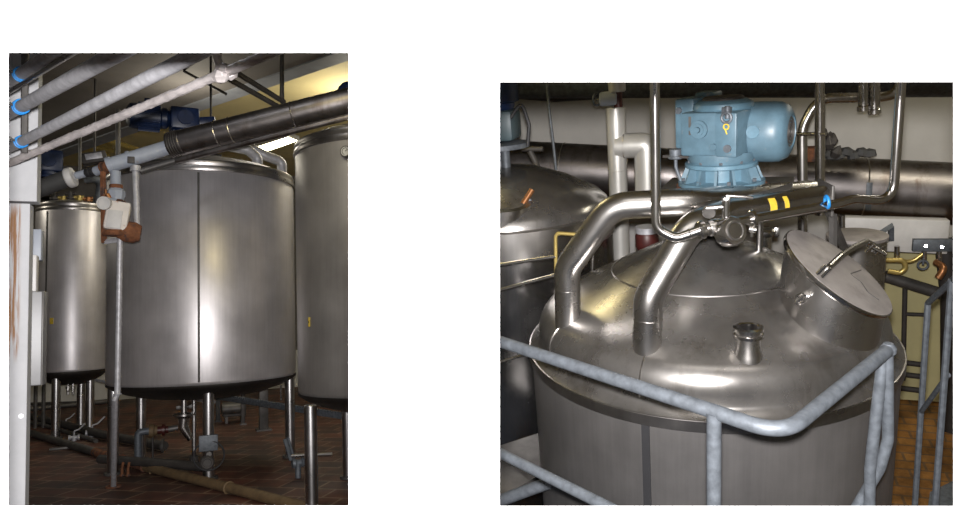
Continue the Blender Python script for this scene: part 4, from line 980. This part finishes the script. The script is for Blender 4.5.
# white cable box below the duct and its fittings
cb0, cb1 = B(838, 232, 7.1), B(947, 236, 7.1); cc = (cb0+cb1)/2; wv = (cb1-cb0)
h_ = B(940, 221, 7.1).z-B(940, 250, 7.1).z
dn = wv.normalized(); up_ = V((0, 0, 1)); bk = dn.cross(up_)*-1
t = thing('white_trunking', cc, 'white painted trunking under the big duct by the back wall', 'trunking')
MB().box(cc, (wv.length, .12, h_*1.15), axes=(dn, V((0, 0, 1)).cross(dn), up_), bev=.01).build('box', 'white', t)
P_ = B(932, 245, 6.85); MB().box(P_, (.30, .05, .11), bev=.004).build('steel_plate', 'galv', t)
MB().cyl(B(926, 246, 6.82), B(926, 246, 6.78), .014).cyl(B(942, 247, 6.82), B(942, 247, 6.78), .014).build('bolt', 'polish', t)
P_ = B(891, 228, 6.8); MB().tube([B(876, 236, 6.7), B(891, 226, 6.8), B(891, 240, 6.85)], .03, seg=4).build('steel_arm', 'galv', t)
for px, l_, lb in ((897, 262, 'leftmost'), (924, 262, 'middle'), (939, 262, 'rightmost')):
    bp([(px, 246, 6.95), (px, l_, 6.95)], .022, 'satin', f'{lb} of three short pipes dropping from the white trunking', name='drop_nozzle', g='short pipes under the trunking')
bp([(884, 260, 6.9), (904, 260, 6.9), (906, 268, 6.9), (900, 273, 6.9), (888, 271, 6.9)], .022, 'brass', 'brassy bent pipe under the white trunking, hooked back on itself', [.05, .05, .05], name='bent_pipe')
bp([(878, 259, 6.95), (912, 262, 6.95), (925, 252, 6.95)], .018, 'brass', 'thin brassy pipe sagging under the white trunking', [.12], name='bent_pipe')
P_ = B(923, 265, 6.9); tag(MB().torus(P_, .04, .01, (0, 1, 0)).cyl(P_, P_+V((0, 0, .06)), .01).build('hand_wheel', 'galv'), 'little grey handwheel below the trunking', 'handwheel')
bp([(936, 262, 6.9), (945, 268, 6.8), (938, 278, 6.8)], .03, 'copper', 'short copper elbow near the far edge', [.05], name='copper_elbow')
# lower wall panel: its different light is put into the cream colour
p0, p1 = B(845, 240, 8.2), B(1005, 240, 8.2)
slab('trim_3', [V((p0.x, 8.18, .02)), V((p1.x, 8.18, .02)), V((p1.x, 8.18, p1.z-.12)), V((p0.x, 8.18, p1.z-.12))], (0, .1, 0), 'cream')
bp([(884, 276, 7.8), (948, 296, 7.8)], .06, 'darksteel', 'grey rail sloping across the cream panel', name='wall_rail')
bp([(905, 288, 8.1), (903, 380, 8.1)], .025, 'dark', 'black upright strip dividing the cream panel', name='panel_strip')
bp([(904, 314, 8.1), (930, 315, 8.1)], .022, 'dark', 'black level strip on the cream panel', name='panel_strip')
for i, (y1_, lb) in enumerate(((362, 'top'), (374, 'second'), (388, 'third'))):
    bp([(900, y1_, 8.0), (925, y1_+3, 8.0)], .03, 'dark', f'{lb} dark shelf rail low on the cream panel', name='shelf_rail')
bp([(945, 240, 7.6), (951, 300, 7.6), (950, 520, 7.6)], .09, 'dark', 'dark upright duct at the far edge by the cream panel', name='dark_duct')

# small drum behind the manway
P_ = B(857, 234, 5.2); rd = B.m(28, P_)
t = thing('filter_housing', (P_.x, P_.y, 0), 'upright steel drum with a dusty top behind the manway lid', 'drum')
MB().lathe((P_.x, P_.y, 0), [(rd*.9, 0), (rd*.9, .5), (rd*.96, .5), (rd*.96, P_.z-.02)], seg=48).build('body', 'satin', t)
MB().lathe((P_.x, P_.y, P_.z-.025), [(rd*.9, 0), (rd, 0), (rd, .02), (rd*.95, .025), (0, .03)], seg=48).build('top_plate', 'lidtop', t)
P2 = B(866, 253, 4.9)
# rear left tank
TR = V((B(512, 262, 4.47).x, 4.47, 0)); R3 = .72; lz3 = B(503, 236, 4.47-.72).z
t3 = thing('jacketed_tank', (TR.x, TR.y, 0), 'second tank behind, in shadow, with a flat manhole and dark motor', 'tank', 'stainless tanks below the platform')
MB().lathe(TR, [(R3*.9, .6), (R3*.97, .7), (R3*.97, lz3-.17)], seg=96).build('jacket', 'shade_steel', t3, 50)
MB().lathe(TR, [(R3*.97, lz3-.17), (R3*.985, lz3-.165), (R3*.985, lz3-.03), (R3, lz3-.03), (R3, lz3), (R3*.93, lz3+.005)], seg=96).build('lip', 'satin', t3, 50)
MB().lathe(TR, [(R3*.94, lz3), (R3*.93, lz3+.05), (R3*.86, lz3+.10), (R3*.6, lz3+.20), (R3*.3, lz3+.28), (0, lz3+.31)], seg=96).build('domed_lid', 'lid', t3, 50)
P_ = B(499, 205, 3.98); MB().lathe(P_-V((0, 0, .12)), [(.17, 0), (.17, .11), (.19, .115), (.19, .14), (.16, .145), (.15, .12), (0, .12)], (.1, -.1, 1), 40).build('manhole', 'satin', t3)
for a in (35, 125, 215, 305):
    a = math.radians(a); MB().cyl(TR+V((math.cos(a)*.5, math.sin(a)*.5, 0)), TR+V((math.cos(a)*.5, math.sin(a)*.5, .68)), .045).build('leg', 'leg', t3)
bp([(518, 214, 4.0), (524, 206, 4.02), (530, 200, 4.05)], .026, 'galv', 'pale strap arm beside the flat manhole', name='clamp_arm', g=None)
bp([(523, 204, 4.0), (532, 190, 4.05)], .018, 'copper', 'orange handle by the flat manhole', name='orange_handle', g=None)
cm = V((B(500, 150, 4.47).x, 4.47, B(500, 148, 4.47).z))
t = thing('agitator_motor', cm, 'dark upright motor at the left edge over the tank behind', 'agitator')
MB().lathe(cm, [(0, 0), (.2, 0), (.2, .03), (.15, .04), (0, .04)]).build('flange', 'galv', t)
MB().box(cm+V((0, 0, .15)), (.26, .24, .2), bev=.03).build('gearbox', 'teal', t)
MB().lathe(cm+V((0, 0, .27)), [(0, -.02), (.11, -.02), (.12, .0), (.12, .02), (.15, .03), (.15, .4), (0, .4)]).build('motor', 'navy', t)
MB().cyl(cm-V((.05, .05, .2)), cm-V((.05, .05, 0)), .03).cyl(cm+V((.05, -.05, -.2)), cm+V((.05, -.05, 0)), .03).cyl(V((cm.x, cm.y, lz3+.2)), cm, .05).build('stool', 'galv', t)
MB().tube([cm+V((.12, -.1, .2)), cm+V((.2, -.1, .3)), cm+V((.24, -.1, .15)), cm+V((.22, -.1, .02))], .012, fillet=.06).build('cable', 'black', t)
bp([(522, 149, 5.3), (543, 149, 5.3)], .02, 'dark', 'short black bar beside the dark motor', name='black_bar', g=None)
bp([(530, 151, 5.3), (537, 165, 5.3), (537, 178, 5.2)], .025, 'dark', 'black bent bar below the short bar', [.1], name='bent_bar', g=None)
# rails beside it
yr = 3.55
r3 = B.m(2.0, B(520, 260, yr))
G3 = 'handrails beside the tank behind'
bp([(480, 268, yr), (556, 256.5, yr)], r3, 'satin', 'upper thin handrail beside the shadowed tank', name='thin_rail', g=G3)
bp([(480, 295.5, yr), (556, 275, yr)], r3, 'satin', 'lower thin handrail beside the shadowed tank', name='thin_rail', g=G3)
bp([(556, 280, yr), (555.5, 233, yr), (585, 235, yr)], r3*.9, 'brass', 'thin hooked tube ending behind the left bent pipe', [.03], name='hooked_tube', g=G3)  # brass colour carries the gold light on this tube
bp([(592, 275, yr+.2), (593, 255, yr+.2)], r3*.9, 'satin', 'short thin tube right of the left bent pipe', name='short_tube', g=G3)
slab('trim_4', [B(628.5, 225, 7.9), B(636, 225, 7.9), B(636, 330, 7.9), B(628.5, 330, 7.9)], (0, .1, 0), 'white')
# grey platform below left
slab('trim_5', [B.z(470, 455, 1.9), B.z(548, 430, 1.9), B.z(548, 470, 1.9), B.z(470, 515, 1.9)], (0, 0, -.06), 'darksteel')
bp([(480, 508, 2.9), (548, 483, 2.9)], .03, 'galv', 'grey kick rail along the low platform', name='kick_rail', g=None)
bp([(490, 365, 3.2), (529, 353.5, 3.2)], .008, 'satin', 'thin bright tube passing behind the tank shoulder', name='thin_tube', g=None)

# ---- the galvanised guard railing around the near tank
rl = thing('guard_railing', B(714, 505, 1.9), 'galvanised tube guard railing bent round the front of the tank', 'railing', 'galvanised railings')
zr = B.H-1.04
def rz(px, py, z=zr): return B.z(px, py, z)
pts = [rz(440, 322), rz(500, 346), rz(714, 411.5), rz(783, 435), rz(888, 350)]
rt_ = .0225
MB().tube([pts[0], pts[2], pts[3], pts[4]], rt_, fillet=[.4, .2], seg=28, n=12).build('top_rail', 'galv', rl)
pd_ = rz(714, 413); MB().tube([pd_, V((pd_.x, pd_.y, pd_.z-1.05))], rt_*.95, seg=24).build('post', 'galv', rl)
e = pts[4]
p1_ = B(879, 362, e.y+.0); 
MB().tube([e-V((.012, 0, .01)), B(875.5, 420, e.y), B(870, 470, e.y), B(869, 540, e.y)], rt_*.85, seg=20, fillet=.3).build('post', 'galv', rl)
MB().tube([e, e+V((.0, .0, -.03)), B(888, 440, e.y+.02), B(880, 468, e.y+.02), B(852, 515, e.y+.02)], rt_*.85, fillet=[.03, .12, .12], seg=20).build('curved_brace', 'galv', rl)
MB().lathe(e, [(0, -.027), (.015, -.024), (.026, -.008), (.026, .008), (.015, .024), (0, .027)], seg=20).build('end_joint', 'galv', rl)
l0, l1 = B.z(460, 433, zr-.45), B.z(640, 523, zr-.45)
MB().tube([l0, l1, B.z(700, 553, zr-.45)], rt_*.9, seg=20).build('mid_rail', 'galv', rl)
# far right railing
rl2 = thing('guard_railing', B(930, 500, 3.6), 'far galvanised railing standing by the orange floor', 'railing', 'galvanised railings')
ya = 3.9
a0_, a1_, b0_, b1_ = B(928, 303, ya), B(914, 520, ya), B(953, 281, ya-.45), B(936, 520, ya-.45)
ra = B.m(3.0, a0_)
MB().tube([a1_, a0_], ra, seg=8).build('post', 'galv', rl2)
MB().tube([B(934, 520, ya-.45), B(952, 279, ya-.45)], ra*1.0, seg=8).build('post', 'galv', rl2)
MB().tube([a0_, B(953, 280, ya-.45), B(990, 248, ya-1)], ra*.95, seg=8).build('top_rail', 'galv', rl2)
MB().tube([B(921, 412, ya), B(948, 375, ya-.45)], ra*.8, seg=8).build('mid_rail', 'galv', rl2)
slab('trim_6', [B.z(930, 492, .9), B.z(975, 470, .9), B.z(975, 540, .9), B.z(926, 520, .9)], (0, 0, -.06), 'galv')

# ------------------------------------------------------------------ place the rooms
bpy.context.view_layer.update()
for o in list(S.objects):
    if o.parent is None and '_room' in o.keys():
        if o['_room'] == 1: o.matrix_world = B.M @ Matrix.Translation(o.location)
        del o['_room']

# ------------------------------------------------------------------ light
def light(kind, name, Mw, energy, col=(1, 1, 1), **k):
    l = bpy.data.lights.new(name, kind); l.energy = energy; l.color = col
    for a, b in k.items(): setattr(l, a, b)
    o = bpy.data.objects.new(name, l); o.matrix_world = Mw; COL.objects.link(o); return o
# camera flash just above the lens
light('POINT', 'flash', A.cam @ Matrix.Translation((0, .07, .0)), 1150, (1, .97, .96), shadow_soft_size=.03)
def area(room, loc, size, energy, col, name='unseen_ceiling_lamp', size_y=None):
    Mw = room.M @ Matrix.Translation(loc)
    o = light('AREA', name, Mw, energy, col, size=size, shape='RECTANGLE'); o.data.size_y = size_y or size; return o
area(A, (-1.5, 12.0, 5.2), 1.5, 45, (1, .95, .85), size_y=.3)
area(A, (1.8, 11.5, 5.2), 1.5, 30, (1, .95, .85), size_y=.3)
area(A, (-.6, 5.0, 4.9), 2.0, 12, (.93, .95, 1), size_y=.5)  # unseen fill light, added to brighten the pipes and tank top
area(B, (-2.5, 4.6, 4.6), 1.5, 28, (1, .85, .45), size_y=.25)
area(B, (2.2, 6.0, 4.6), 1.5, 32, (1, .93, .75), size_y=.25)
area(B, (0.2, 2.2, 4.65), 1.5, 5, (1, .95, .9), size_y=.4)
def fill_point(room, loc, energy, col):  # unseen point lights added below the ceiling to brighten it
    return light('POINT', 'ceiling_fill', room.M @ Matrix.Translation(loc), energy, col, shadow_soft_size=.15)
fill_point(A, (2.6, 10.8, 4.7), 70, (1, .94, .78))
fill_point(A, (.15, 10.3, 4.42), 30, (1, .94, .78))
fill_point(A, (-4.0, 12.5, 4.6), 55, (1, .94, .78))
W = bpy.data.worlds.new('world'); S.world = W; W.use_nodes = True
W.node_tree.nodes['Background'].inputs[0].default_value = (.8, .85, 1, 1); W.node_tree.nodes['Background'].inputs[1].default_value = .06

vs_ = S.view_settings
vs_.view_transform = 'Standard'; vs_.look = 'None'; vs_.gamma = 1; vs_.use_curve_mapping = False; vs_.exposure = 0
S.cycles.use_denoising = True; S.cycles.max_bounces = 8
